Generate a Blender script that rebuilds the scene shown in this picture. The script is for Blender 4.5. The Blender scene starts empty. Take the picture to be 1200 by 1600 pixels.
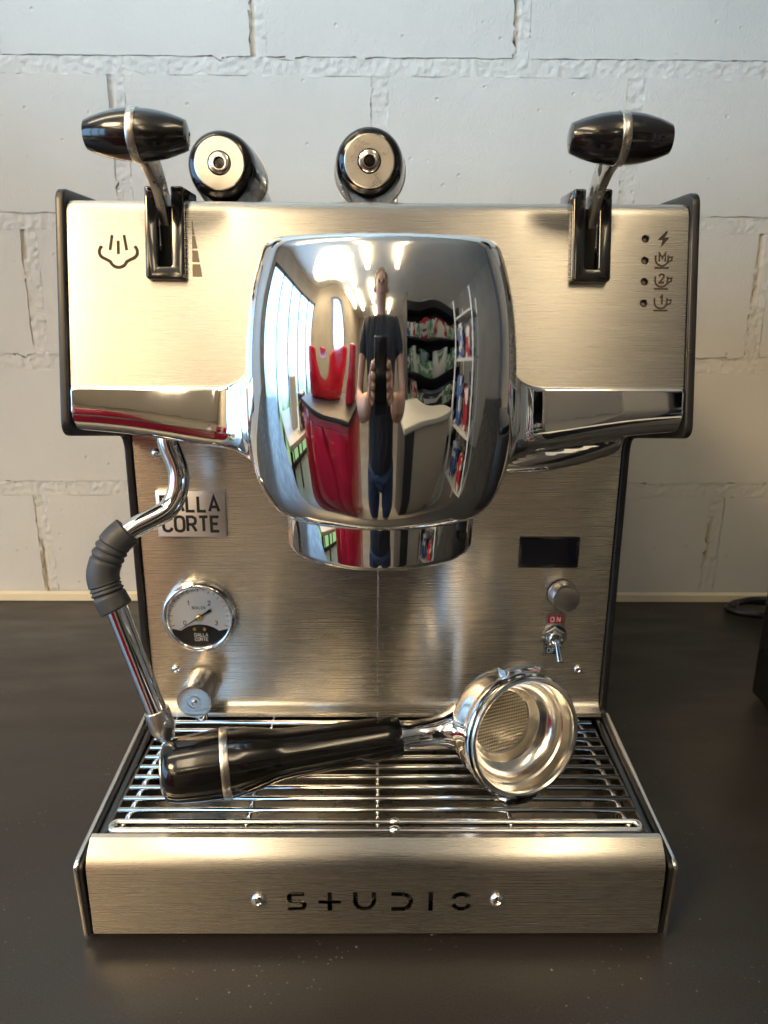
import bpy, bmesh, math, random
import numpy as np
from mathutils import Vector, Matrix, noise
random.seed(7)
rng = np.random.default_rng(7)
scene = bpy.context.scene
COL = scene.collection
R = math.radians

# ------------------------------------------------------------------ camera
PITCH, YAW, ROLL = R(15.6), R(0.5), R(0.33)
fwd = Vector((math.sin(YAW)*math.cos(PITCH), math.cos(YAW)*math.cos(PITCH), -math.sin(PITCH)))
rgt0 = Vector((math.cos(YAW), -math.sin(YAW), 0))
up0 = rgt0.cross(fwd)
rgt = rgt0*math.cos(ROLL) + up0*math.sin(ROLL)
upv = -rgt0*math.sin(ROLL) + up0*math.cos(ROLL)
CAM = Vector((0, -.833, .342))
cd = bpy.data.cameras.new('camera'); cam = bpy.data.objects.new('camera', cd); COL.objects.link(cam)
cam.matrix_world = Matrix(((rgt.x, upv.x, -fwd.x, CAM.x), (rgt.y, upv.y, -fwd.y, CAM.y), (rgt.z, upv.z, -fwd.z, CAM.z), (0, 0, 0, 1)))
cd.sensor_fit = 'VERTICAL'; cd.sensor_height = 36; cd.lens = 36*1150/1600
cd.clip_start = .01; cd.clip_end = 100
cd.dof.use_dof = True; cd.dof.focus_distance = .42; cd.dof.aperture_fstop = 16
scene.camera = cam

# ------------------------------------------------------------------ light, exposure
world = bpy.data.worlds.new('World'); scene.world = world; world.use_nodes = True
bg = world.node_tree.nodes['Background']; bg.inputs[0].default_value = (.75, .8, .9, 1); bg.inputs[1].default_value = .05
scene.view_settings.view_transform = 'Standard'; scene.view_settings.look = 'None'
scene.view_settings.exposure = 0.40; scene.view_settings.gamma = 1.0; scene.view_settings.use_curve_mapping = False
scene.cycles.use_denoising = True
scene.cycles.max_bounces = 10; scene.cycles.glossy_bounces = 6; scene.cycles.sample_clamp_indirect = 6

LAMP_WARM = (1.0, .79, .50); LAMP_E = 8.6
WIN_E = 4.0
def spot(name, loc, aim, power, color, size, blend, radius):
    l = bpy.data.lights.new(name, 'SPOT'); l.energy = power; l.color = color
    l.spot_size = R(size); l.spot_blend = blend; l.shadow_soft_size = radius
    o = bpy.data.objects.new(name, l); COL.objects.link(o); o.location = loc
    o.rotation_euler = (Vector(aim)-Vector(loc)).to_track_quat('-Z', 'Y').to_euler()
    return o
spot('added_cool_spot', (-.45, -1.1, 1.75), (-.15, 0, 1.41), 95, (.52, .79, 1.0), 70, .30, .08)  # added lamp without a fixture, gives the upper wall its cool tint
spot('added_warm_spot', (-1.45, -2.1, 1.80), (-.42, -1.02, .0), 230, (1.0, .66, .30), 54, .22, .38)  # added lamp too, warms the lower wall and the machine below its cut-off

# ------------------------------------------------------------------ materials
def mat(name, color=(.5, .5, .5), rough=.5, metal=0., spec=.5, coat=0., aniso=0., tangent=None, bump=None, vary=None, emis=None):
    m = bpy.data.materials.new(name); m.use_nodes = True
    nt = m.node_tree; b = nt.nodes['Principled BSDF']
    b.inputs['Base Color'].default_value = (*color, 1); b.inputs['Roughness'].default_value = rough
    b.inputs['Metallic'].default_value = metal; b.inputs['Specular IOR Level'].default_value = spec
    b.inputs['Coat Weight'].default_value = coat; b.inputs['Coat Roughness'].default_value = .03
    if aniso:
        b.inputs['Anisotropic'].default_value = aniso
    if tangent:
        c = nt.nodes.new('ShaderNodeCombineXYZ')
        for i in range(3): c.inputs[i].default_value = tangent[i]
        nt.links.new(c.outputs[0], b.inputs['Tangent'])
    tc = None
    def coord(scale):
        nonlocal tc
        if tc is None: tc = nt.nodes.new('ShaderNodeTexCoord')
        mp = nt.nodes.new('ShaderNodeMapping'); mp.inputs['Scale'].default_value = scale
        nt.links.new(tc.outputs['Object'], mp.inputs[0]); return mp.outputs[0]
    if bump:        # list of (scale, strength, distance, detail)
        prev = None
        for sc, st, di, de in bump:
            n = nt.nodes.new('ShaderNodeTexNoise'); n.inputs['Scale'].default_value = 1; n.inputs['Detail'].default_value = de
            nt.links.new(coord(sc), n.inputs['Vector'])
            bp = nt.nodes.new('ShaderNodeBump'); bp.inputs['Strength'].default_value = st; bp.inputs['Distance'].default_value = di
            nt.links.new(n.outputs['Fac'], bp.inputs['Height'])
            if prev: nt.links.new(prev.outputs[0], bp.inputs['Normal'])
            prev = bp
        nt.links.new(prev.outputs[0], b.inputs['Normal'])
    if vary:        # (scale, socket, lo, hi, detail)
        for sc, sock, lo, hi, de in vary:
            n = nt.nodes.new('ShaderNodeTexNoise'); n.inputs['Scale'].default_value = 1; n.inputs['Detail'].default_value = de
            nt.links.new(coord(sc), n.inputs['Vector'])
            if sock == 'Base Color':
                cr = nt.nodes.new('ShaderNodeMix'); cr.data_type = 'RGBA'
                cr.inputs[6].default_value = (*lo, 1); cr.inputs[7].default_value = (*hi, 1)
                rp = nt.nodes.new('ShaderNodeMapRange'); rp.inputs[1].default_value = .3; rp.inputs[2].default_value = .7
                nt.links.new(n.outputs['Fac'], rp.inputs[0]); nt.links.new(rp.outputs[0], cr.inputs[0]); nt.links.new(cr.outputs[2], b.inputs[sock])
            else:
                rp = nt.nodes.new('ShaderNodeMapRange'); rp.inputs[1].default_value = .3; rp.inputs[2].default_value = .7
                rp.inputs[3].default_value = lo; rp.inputs[4].default_value = hi
                nt.links.new(n.outputs['Fac'], rp.inputs[0]); nt.links.new(rp.outputs[0], b.inputs[sock])
    if emis:
        b.inputs['Emission Color'].default_value = (*emis[0], 1); b.inputs['Emission Strength'].default_value = emis[1]
    return m

STEEL = (.62, .59, .545)
M = {}
# horizontally brushed sheet: the grain runs along x, reflections smear vertically
M['brushed'] = mat('brushed_steel', STEEL, .27, 1, aniso=.91, tangent=(0, 0, 1),
                   vary=[((16, 60, 2600), 'Roughness', .268, .277, 2), ((12, 40, 3800), 'Base Color', (.612, .580, .528), (.632, .600, .550), 2)])
M['chrome'] = mat('polished_chrome', (.86, .87, .88), .025, 1, vary=[((45, 45, 14), 'Roughness', .0, .07, 6)])
M['steel'] = mat('polished_steel', (.70, .68, .65), .14, 1, vary=[((60, 60, 60), 'Roughness', .10, .22, 3)])
M['satin'] = mat('satin_steel', (.62, .60, .56), .30, 1, vary=[((120, 120, 120), 'Roughness', .24, .36, 3)])
M['turned'] = mat('turned_steel', (.62, .60, .57), .26, 1, aniso=.6)
M['wire'] = mat('chromed_wire', (.90, .89, .87), .10, 1, vary=[((90, 200, 200), 'Roughness', .05, .22, 3)])
M['basket'] = mat('basket_steel', (.82, .80, .76), .17, 1, vary=[((80, 80, 80), 'Roughness', .12, .26, 3)])
M['black_gloss'] = mat('black_gloss_plastic', (.006, .006, .007), .10, 0, .5, coat=.6, vary=[((30, 30, 30), 'Roughness', .08, .20, 3)])
M['black_handle'] = mat('black_handle_plastic', (.005, .0045, .0045), .12, 0, .5, coat=.2, vary=[((60, 60, 60), 'Roughness', .07, .17, 4)])
M['black_satin'] = mat('black_satin_paint', (.012, .012, .013), .33, 0, .5, vary=[((60, 60, 60), 'Roughness', .26, .42, 3)])
M['black_matte'] = mat('black_matte', (.008, .008, .008), .7)
M['rubber'] = mat('grey_rubber', (.040, .044, .052), .5, 0, .4, bump=[((900, 900, 900), .08, .0003, 2)])
M['tray'] = mat('dark_tray_steel', (.16, .15, .13), .22, 1, vary=[((30, 30, 30), 'Roughness', .15, .4, 4)])
M['etch'] = mat('etched_mark', (.045, .034, .026), .6, 0, .2)
M['etch_light'] = mat('etched_mark_grey', (.17, .145, .11), .55, .3)
M['glass_black'] = mat('black_display_glass', (.010, .010, .014), .05, 0, .6)
M['dial'] = mat('dial_face', (.62, .64, .67), .4, 0)
M['ink'] = mat('black_ink', (.01, .01, .01), .5)
M['brass'] = mat('brass', (.75, .53, .22), .2, 1)
M['red_paint'] = mat('red_sign_paint', (.50, .015, .02), .4)
M['white_paint'] = mat('white_sign_paint', (.72, .70, .66), .4)
M['badge'] = mat('badge_brushed_aluminium', (.82, .79, .79), .42, 1, aniso=.6, tangent=(0, 0, 1), bump=[((40, 300, 4000), .12, .0003, 2)])
M['led'] = mat('led_lens', (.10, .08, .08), .12, 0, .6)

# ------------------------------------------------------------------ mesh helpers
def link(name, me, m, parent=None, smooth=None):
    o = bpy.data.objects.new(name, me); COL.objects.link(o)
    if m is not None:
        me.materials.clear(); me.materials.append(M[m] if isinstance(m, str) else m)
    if smooth is not None and len(me.polygons):
        me.shade_smooth()
        if smooth < 180: me.set_sharp_from_angle(angle=R(smooth))
    if parent is not None:
        o.parent = parent
        if parent.parent is None: o.matrix_parent_inverse = Matrix.Translation(-parent.location)   # parts are modelled in world space
    return o
def tag(o, label=None, cat=None, group=None, kind=None):
    if label: o['label'] = label
    if cat: o['category'] = cat
    if group: o['group'] = group
    if kind: o['kind'] = kind
    return o
def empty(name, loc):
    o = bpy.data.objects.new(name, None); COL.objects.link(o); o.location = loc; o.empty_display_size = .02; return o

class MB:
    """collects geometry for ONE mesh"""
    def __init__(s): s.v = []; s.f = []
    def add(s, v, f):
        n = len(s.v); s.v += [tuple(p) for p in v]; s.f += [tuple(i+n for i in q) for q in f]; return s
    def mesh(s, name):
        me = bpy.data.meshes.new(name); me.from_pydata(s.v, [], s.f)
        bm = bmesh.new(); bm.from_mesh(me); bmesh.ops.recalc_face_normals(bm, faces=bm.faces); bm.to_mesh(me); bm.free()
        return me
    def build(s, name, m, parent=None, smooth=35): return link(name, s.mesh(name), m, parent, smooth)
    def box(s, x0, x1, y0, y1, z0, z1, bev=0, seg=2, frame=None):
        bm = bmesh.new(); bmesh.ops.create_cube(bm, size=1)
        for v in bm.verts:
            v.co = Vector((x0+(v.co.x+.5)*(x1-x0), y0+(v.co.y+.5)*(y1-y0), z0+(v.co.z+.5)*(z1-z0)))
        if bev: bmesh.ops.bevel(bm, geom=list(bm.edges), offset=bev, segments=seg, profile=.5, affect='EDGES')
        return s.bm(bm, frame)
    def bm(s, bm, frame=None):
        bm.verts.index_update()
        vs = [v.co.copy() for v in bm.verts]
        if frame is not None: vs = [frame @ v for v in vs]
        s.add(vs, [[v.index for v in f.verts] for f in bm.faces]); bm.free(); return s
    def lathe(s, prof, origin, axis, seg=48, ref=None, start=0., square=None):
        a = Vector(axis).normalized(); o = Vector(origin)
        u = Vector(ref) if ref else (Vector((0, 0, 1)) if abs(a.z) < .9 else Vector((1, 0, 0)))
        u = (u - a*u.dot(a)).normalized(); w = a.cross(u)
        vs = []; fs = []; rings = []
        for r, t in prof:
            if r < 1e-7: rings.append([len(vs)]); vs.append(o+a*t)
            else:
                rings.append(list(range(len(vs), len(vs)+seg)))
                for k in range(seg):
                    th = start + 2*math.pi*k/seg
                    vs.append(o+a*t+(u*math.cos(th)+w*math.sin(th))*r)
        for A, B in zip(rings, rings[1:]):
            if len(A) == 1 and len(B) == 1: continue
            for k in range(seg):
                k2 = (k+1) % seg
                if len(A) == 1: fs.append((A[0], B[k], B[k2]))
                elif len(B) == 1: fs.append((A[k], B[0], A[k2]))
                else: fs.append((A[k], B[k], B[k2], A[k2]))
        return s.add(vs, fs)
    def tube(s, path, rad, seg=12, caps=True, closed=False):
        P = [Vector(p) for p in path]; n = len(P)
        rads = rad if isinstance(rad, (list, tuple)) else [rad]*n
        T = []
        for i in range(n):
            if closed: t = P[(i+1) % n]-P[(i-1) % n]
            else: t = P[min(i+1, n-1)]-P[max(i-1, 0)]
            T.append(t.normalized())
        u = T[0].orthogonal().normalized(); vs = []; fs = []
        for i in range(n):
            u = (u - T[i]*u.dot(T[i])).normalized(); w = T[i].cross(u)
            for k in range(seg):
                th = 2*math.pi*k/seg; vs.append(P[i]+(u*math.cos(th)+w*math.sin(th))*rads[i])
        m = n if closed else n-1
        for i in range(m):
            j = (i+1) % n
            for k in range(seg):
                k2 = (k+1) % seg; fs.append((i*seg+k, i*seg+k2, j*seg+k2, j*seg+k))
        if caps and not closed:
            fs.append(tuple(range(seg))); fs.append(tuple((n-1)*seg+k for k in range(seg)))
        return s.add(vs, fs)
    def prism(s, poly, depth, frame, bev=0, seg=2):
        """poly in (u,v), extruded from w=0 to w=depth, mapped by a 4x4 frame"""
        bm = bmesh.new(); b = [bm.verts.new((p[0], p[1], 0)) for p in poly]; f = bm.faces.new(b)
        r = bmesh.ops.extrude_face_region(bm, geom=[f]); nv = [e for e in r['geom'] if isinstance(e, bmesh.types.BMVert)]
        for v in nv: v.co.z = depth
        bmesh.ops.recalc_face_normals(bm, faces=bm.faces)
        if bev:
            es = [e for e in bm.edges if abs(e.verts[0].co.z-e.verts[1].co.z) < 1e-9]
            bmesh.ops.bevel(bm, geom=es, offset=bev, segments=seg, profile=.5, affect='EDGES')
        return s.bm(bm, frame)
    def stroke(s, pts, width, depth, frame, closed=False, w0=0.):
        """flat ribbon of constant width along a polyline with mitred joints"""
        P = [Vector(p) for p in pts]; n = len(P); L = []; Rr = []
        for i in range(n):
            if closed: a, b = P[i-1], P[(i+1) % n]
            else: a, b = P[max(i-1, 0)], P[min(i+1, n-1)]
            d1 = (P[i]-a); d2 = (b-P[i])
            if d1.length < 1e-9: d1 = d2
            if d2.length < 1e-9: d2 = d1
            d1.normalize(); d2.normalize()
            n1 = Vector((-d1.y, d1.x)); n2 = Vector((-d2.y, d2.x)); m = (n1+n2)
            if m.length < .3: m = n1
            else:
                m.normalize(); m = m/max(.4, m.dot(n1))
            L.append(P[i]+m*width/2); Rr.append(P[i]-m*width/2)
        vs = []
        for l, r in zip(L, Rr):
            for q in (l, r):
                for w in (w0, w0+depth): vs.append(frame @ Vector((q.x, q.y, w)))
        fs = []
        rngs = n if closed else n-1
        for i in range(rngs):
            a = 4*i; b = 4*((i+1) % n)
            fs += [(a+1, b+1, b+3, a+3), (a, a+2, b+2, b), (a, b, b+1, a+1), (a+2, a+3, b+3, b+2)]
        if not closed:
            e = 4*(n-1); fs += [(0, 1, 3, 2), (e, e+2, e+3, e+1)]
        return s.add(vs, fs)

def frame(origin, u, v, w=None):
    u = Vector(u).normalized(); v = Vector(v).normalized(); w = Vector(w).normalized() if w else u.cross(v)
    o = Vector(origin)
    return Matrix(((u.x, v.x, w.x, o.x), (u.y, v.y, w.y, o.y), (u.z, v.z, w.z, o.z), (0, 0, 0, 1)))
def smooth_path(pts, n=8):
    P = [Vector(p) for p in pts]; out = []
    for i in range(len(P)-1):
        p0, p1, p2, p3 = P[max(i-1, 0)], P[i], P[i+1], P[min(i+2, len(P)-1)]
        for k in range(n):
            t = k/n
            out.append(.5*((2*p1)+(p2-p0)*t+(2*p0-5*p1+4*p2-p3)*t*t+(3*p1-p0-3*p2+p3)*t**3))
    out.append(P[-1]); return out
def arc(cx, cy, r, a0, a1, n=10, ry=None):
    ry = ry or r
    return [(cx+r*math.cos(R(a0+(a1-a0)*i/n)), cy+ry*math.sin(R(a0+(a1-a0)*i/n))) for i in range(n+1)]
def round_poly(pts, rads, n=6):
    """polygon with rounded corners"""
    out = []; N = len(pts)
    for i in range(N):
        p = Vector(pts[i]); a = Vector(pts[i-1]); b = Vector(pts[(i+1) % N]); r = rads[i] if isinstance(rads, (list, tuple)) else rads
        if r <= 0: out.append(tuple(p)); continue
        d1 = (a-p).normalized(); d2 = (b-p).normalized(); ang = d1.angle(d2); t = r/math.tan(ang/2)
        s0 = p+d1*t; s1 = p+d2*t
        for k in range(n+1):
            q = k/n; out.append(tuple((1-q)**2*s0+2*q*(1-q)*p+q*q*s1))
    return out
def boolean_cut(o, cutter_meshes):
    bpy.context.view_layer.update(); tmp = []
    for cm in cutter_meshes:
        c = bpy.data.objects.new('cutter', cm); COL.objects.link(c); tmp.append(c)
        md = o.modifiers.new('cut', 'BOOLEAN'); md.operation = 'DIFFERENCE'; md.object = c; md.solver = 'EXACT'
    dg = bpy.context.evaluated_depsgraph_get(); dg.update()
    me = bpy.data.meshes.new_from_object(o.evaluated_get(dg)); o.modifiers.clear()
    old = o.data; o.data = me; bpy.data.meshes.remove(old)
    for c in tmp: bpy.data.objects.remove(c)
    me.shade_smooth(); me.set_sharp_from_angle(angle=R(30))

# stroke letters on a 1 x 1.5-ish cell, (width, list of polylines)
def glyph(ch):
    H = 1.5
    if ch == 'D': return 1, [[(0, 0), (.45, 0), (.8, .12), (1, .45), (1, 1.05), (.8, 1.38), (.45, H), (0, H), (0, 0)]]
    if ch == 'A': return 1.05, [[(0, 0), (.525, H), (1.05, 0)], [(.2, .45), (.85, .45)]]
    if ch == 'L': return .85, [[(0, H), (0, 0), (.85, 0)]]
    if ch == 'C': return .95, [[(.95, 1.15), (.85, 1.38), (.62, H), (.33, H), (.1, 1.38), (0, 1.1), (0, .4), (.1, .12), (.33, 0), (.62, 0), (.85, .12), (.95, .35)]]
    if ch == 'O': return 1, [[(0, .4), (.1, .12), (.35, 0), (.65, 0), (.9, .12), (1, .4), (1, 1.1), (.9, 1.38), (.65, H), (.35, H), (.1, 1.38), (0, 1.1), (0, .4)]]
    if ch == '0': return .8, [[(0, .4), (.1, .12), (.3, 0), (.5, 0), (.7, .12), (.8, .4), (.8, 1.1), (.7, 1.38), (.5, H), (.3, H), (.1, 1.38), (0, 1.1), (0, .4)]]
    if ch == 'R': return .95, [[(0, 0), (0, H), (.55, H), (.85, 1.35), (.92, 1.1), (.85, .82), (.55, .7), (0, .7)], [(.5, .7), (.95, 0)]]
    if ch == 'T': return .95, [[(0, H), (.95, H)], [(.475, H), (.475, 0)]]
    if ch == 'E': return .85, [[(.85, H), (0, H), (0, 0), (.85, 0)], [(0, .78), (.72, .78)]]
    if ch == 'N': return .95, [[(0, 0), (0, H), (.95, 0), (.95, H)]]
    if ch == 'F': return .85, [[(.85, H), (0, H), (0, 0)], [(0, .78), (.7, .78)]]
    if ch == 'B': return .95, [[(0, 0), (0, H), (.55, H), (.85, 1.32), (.85, .98), (.55, .8), (0, .8)], [(.55, .8), (.92, .6), (.92, .2), (.55, 0), (0, 0)]]
    if ch == 'I': return .2, [[(.1, 0), (.1, H)]]
    if ch == 'M': return 1.1, [[(0, 0), (0, H), (.55, .6), (1.1, H), (1.1, 0)]]
    if ch == '1': return .5, [[(.05, 1.15), (.4, H), (.4, 0)]]
    if ch == '2': return .85, [[(0, 1.1), (.1, 1.4), (.42, H), (.75, 1.38), (.82, 1.08), (.7, .8), (0, 0), (.88, 0)]]
    if ch == '3': return .85, [[(.02, 1.3), (.25, H), (.6, H), (.82, 1.2), (.72, .9), (.4, .8)], [(.4, .8), (.75, .68), (.85, .38), (.65, .05), (.25, 0), (0, .2)]]
    return .6, []
def text(mb, string, fr, x, y, h, wt, depth, gap=.32, center=True, w0=0., xs=1.):
    k = h/1.5; kx = k*xs; ws = [glyph(c)[0] for c in string]; tot = (sum(ws)+gap*(len(ws)-1))*kx
    cx = x-tot/2 if center else x
    lift = 0
    for c, w in zip(string, ws):
        for pl in glyph(c)[1]:
            lift = (lift+1) % 3
            mb.stroke([(cx+p[0]*kx, y+p[1]*k) for p in pl], wt, depth+lift*2e-5, fr, w0=w0)
        cx += (w+gap)*kx
    return mb

# ------------------------------------------------------------------ setting: painted block wall
def wall_material(name):
    m = bpy.data.materials.new(name); m.use_nodes = True; nt = m.node_tree; b = nt.nodes['Principled BSDF']
    N = nt.nodes.new; Lk = nt.links.new
    geo = N('ShaderNodeNewGeometry'); pos = geo.outputs['Position']
    def nz(scale, detail, rough=.5, vec=None):
        n = N('ShaderNodeTexNoise'); n.inputs['Scale'].default_value = scale; n.inputs['Detail'].default_value = detail; n.inputs['Roughness'].default_value = rough
        Lk(vec or pos, n.inputs['Vector']); return n.outputs['Fac']
    def rg(v, a, c, lo=0, hi=1):
        r = N('ShaderNodeMapRange'); r.inputs[1].default_value = a; r.inputs[2].default_value = c; r.inputs[3].default_value = lo; r.inputs[4].default_value = hi
        Lk(v, r.inputs[0]); return r.outputs[0]
    def mix(f, a, c):
        x = N('ShaderNodeMix'); x.data_type = 'RGBA'
        for i, q in ((6, a), (7, c)):
            if isinstance(q, tuple): x.inputs[i].default_value = (*q, 1)
            else: Lk(q, x.inputs[i])
        Lk(f, x.inputs[0]); return x.outputs[2]
    att = N('ShaderNodeAttribute'); att.attribute_name = 'bare'
    c = mix(rg(nz(5, 5), .3, .7), (.43, .43, .42), (.49, .49, .475))
    c = mix(rg(nz(160, 3), .60, .78, 0, .35), c, (.47, .46, .44))
    c = mix(att.outputs['Fac'], c, (.40, .33, .24))
    Lk(c, b.inputs['Base Color']); b.inputs['Roughness'].default_value = .62; b.inputs['Specular IOR Level'].default_value = .35
    prev = None
    vs = N('ShaderNodeMapping'); vs.inputs['Scale'].default_value = (1.6, 1, 1); Lk(pos, vs.inputs[0])
    h1 = nz(330, 4, .6, vs.outputs[0]); h2 = nz(60, 3)
    vo = N('ShaderNodeTexVoronoi'); vo.inputs['Scale'].default_value = 48; vo.inputs['Randomness'].default_value = 1; Lk(pos, vo.inputs['Vector'])
    pit = rg(vo.outputs['Distance'], .03, .10)
    h3 = nz(150, 3, .6)
    for h, st, di in ((h2, .35, .0012), (h3, .4, .0009), (h1, .5, .0010), (pit, .7, .0010)):
        bp = N('ShaderNodeBump'); bp.inputs['Strength'].default_value = st; bp.inputs['Distance'].default_value = di
        Lk(h, bp.inputs['Height'])
        if prev: Lk(prev.outputs[0], bp.inputs['Normal'])
        prev = bp
    Lk(prev.outputs[0], b.inputs['Normal']); return m
M['wall'] = wall_material('painted_block_wall')

ZJ = [-.012, .137, .281, .427, .574, .720, .866, 1.012, 1.158, 1.304, 1.45, 1.596, 1.742, 1.888]
XOFF = [-.391, -.25, -.373, -.264, -.3835, -.25, -.38, -.26, -.37, -.25, -.39, -.26, -.37]
PITCHX = .2628; JW = .0140; X0, X1 = -2.55, 2.30
wall_mb = MB(); bare = []
def mortar_strip(x0, x1, z0, z1, vertical):
    st = .0020 if z1 < .75 and max(abs(x0), abs(x1)) < .75 else .012
    nx = max(4, int((x1-x0)/st)); nzv = max(4, int((z1-z0)/st)); n0 = len(wall_mb.v)
    vs = []
    for j in range(nzv+1):
        for i in range(nx+1):
            x = x0+(x1-x0)*i/nx; z = z0+(z1-z0)*j/nzv
            p = Vector((x, 3.1, z))
            d = .0007 - .0009*noise.noise(p*410) - .0008*noise.fractal(p*170, .6, 2.2, 4) - .0006*noise.noise(p*50)
            bz = 0.
            if vertical:
                e = i/nx; g = noise.noise(Vector((x0*9, 7, z*14)))
                if .06 < e < .30 and g > .10: d += .002; bz = min(1, (g-.10)*6)*.9
            vs.append((x, d, z)); bare.append(bz)
    fs = [(n0*0+j*(nx+1)+i, j*(nx+1)+i+1, (j+1)*(nx+1)+i+1, (j+1)*(nx+1)+i) for j in range(nzv) for i in range(nx)]
    wall_mb.add(vs, fs)
blocks = []
for r in range(len(ZJ)-1):
    xs = [XOFF[r]+k*PITCHX+random.uniform(-.002, .002) for k in range(-10, 14)]
    xs = [x for x in xs if X0 < x < X1]
    for x in xs: mortar_strip(x-JW/2-.001, x+JW/2+.001, ZJ[r]+JW/2+.0012, ZJ[r+1]-JW/2-.0012, True)
    for a, b in zip([X0]+xs, xs+[X1]):
        if b-a > .03: blocks.append((a+JW/2, b-JW/2, ZJ[r]+JW/2, ZJ[r+1]-JW/2))
for z in ZJ:
    for a, b in ((X0, -.74), (-.74, .74), (.74, X1)): mortar_strip(a, b, z-JW/2-.0012, z+JW/2+.0012, False)
wall = wall_mb.build('wall', 'wall', None, 180); tag(wall, 'white painted concrete block wall behind the machine', 'wall', kind='structure')
at = wall.data.attributes.new('bare', 'FLOAT', 'POINT'); at.data.foreach_set('value', bare)
for a, b, c, d in blocks:
    bm = bmesh.new(); bmesh.ops.create_cube(bm, size=1)
    for v in bm.verts: v.co = Vector((a+(v.co.x+.5)*(b-a), (v.co.y+.5)*.09, c+(v.co.z+.5)*(d-c)))
    fe = [e for e in bm.edges if all(v.co.y < .01 for v in e.verts)]
    bmesh.ops.subdivide_edges(bm, edges=fe, cuts=(24 if d < .75 and max(abs(a), abs(b)) < .75 else 2), use_grid_fill=True)
    for v in bm.verts:
        if v.co.y < .01:
            v.co.x += .0018*noise.noise(v.co*110)*(1 if (v.co.x-a < .001 or b-v.co.x < .001) else 0)
            v.co.z += .0018*noise.noise(v.co*110+Vector((4, 0, 0)))*(1 if (v.co.z-c < .001 or d-v.co.z < .001) else 0)
            v.co.y += .0006*noise.noise(v.co*14)
    es = [e for e in bm.edges if len(e.link_faces) == 2 and e.calc_face_angle(0) > .8 and all(v.co.y < .01 for v in e.verts)]
    bmesh.ops.bevel(bm, geom=es, offset=.0016, segments=2, affect='EDGES')
    me = bpy.data.meshes.new('brick'); bm.to_mesh(me); bm.free(); link('brick', me, 'wall', wall, 40)
# the sealing bead where the wall meets the counter
mb = MB()
mb.prism([(0, .0)]+[(-.0075, 0)]+[(-.0075+.0015*k, .0095-.0004*(5-k)**1.5*.2) for k in range(6)], X1-X0, frame((X0, -.002, .0005), (0, 1, 0), (0, 0, 1), (1, 0, 0)))
M['bead'] = mat('cream_sealant', (.62, .56, .42), .5, bump=[((30, 60, 60), .3, .0006, 3)])
mb.build('sealing_strip', 'bead', wall, 30)

# ------------------------------------------------------------------ countertop
def counter_material():
    m = mat('dark_laminate', (.03, .026, .023), .42, 0, .45, bump=[((700, 700, 700), .10, .0003, 3)])
    nt = m.node_tree; b = nt.nodes['Principled BSDF']; N = nt.nodes.new; Lk = nt.links.new
    geo = N('ShaderNodeNewGeometry')
    def nz(s, d):
        n = N('ShaderNodeTexNoise'); n.inputs['Scale'].default_value = s; n.inputs['Detail'].default_value = d; Lk(geo.outputs['Position'], n.inputs['Vector']); return n.outputs['Fac']
    def rg(v, a, c, lo=0, hi=1):
        r = N('ShaderNodeMapRange'); r.inputs[1].default_value = a; r.inputs[2].default_value = c; r.inputs[3].default_value = lo; r.inputs[4].default_value = hi
        Lk(v, r.inputs[0]); return r.outputs[0]
    def mix(f, a, c):
        x = N('ShaderNodeMix'); x.data_type = 'RGBA'
        for i, q in ((6, a), (7, c)):
            if isinstance(q, tuple): x.inputs[i].default_value = (*q, 1)
            else: Lk(q, x.inputs[i])
        Lk(f, x.inputs[0]); return x.outputs[2]
    c = mix(rg(nz(900, 2), .35, .65), (.0155, .0140, .0135), (.028, .0258, .0246))
    c = mix(rg(nz(9, 4), .35, .7, 0, .5), c, (.033, .030, .028))
    vo = N('ShaderNodeTexVoronoi'); vo.inputs['Scale'].default_value = 210; Lk(geo.outputs['Position'], vo.inputs['Vector'])
    sp = rg(vo.outputs['Distance'], .05, .16, 1, 0)
    mul = N('ShaderNodeMath'); mul.operation = 'MULTIPLY'; Lk(sp, mul.inputs[0]); Lk(rg(nz(16, 3), .50, .70, 0, .75), mul.inputs[1])
    c = mix(mul.outputs[0], c, (.26, .23, .18))
    vo2 = N('ShaderNodeTexVoronoi'); vo2.inputs['Scale'].default_value = 95; Lk(geo.outputs['Position'], vo2.inputs['Vector'])
    sep = N('ShaderNodeSeparateColor'); Lk(vo2.outputs['Color'], sep.inputs[0])
    m2 = N('ShaderNodeMath'); m2.operation = 'MULTIPLY'; Lk(rg(vo2.outputs['Distance'], .03, .085, 1, 0), m2.inputs[0]); Lk(rg(sep.outputs[0], .76, .95, 0, .6), m2.inputs[1])
    c = mix(m2.outputs[0], c, (.40, .36, .30))
    Lk(c, b.inputs['Base Color'])
    mpw = N('ShaderNodeMapping'); mpw.inputs['Scale'].default_value = (9, 30, 1); mpw.inputs['Rotation'].default_value = (0, 0, .5); Lk(geo.outputs['Position'], mpw.inputs[0])
    nw = N('ShaderNodeTexNoise'); nw.inputs['Scale'].default_value = 1; nw.inputs['Detail'].default_value = 6; Lk(mpw.outputs[0], nw.inputs['Vector'])
    Lk(rg(nw.outputs['Fac'], .3, .7, .28, .50), b.inputs['Roughness'])
    return m
M['counter'] = counter_material()
mb = MB(); mb.box(-2.0, 2.0, -.68, -.0005, -.04, 0, .002)
tag(mb.build('countertop', 'counter', None, 40), 'dark brown laminate countertop under the machine', 'countertop', kind='structure')

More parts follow.
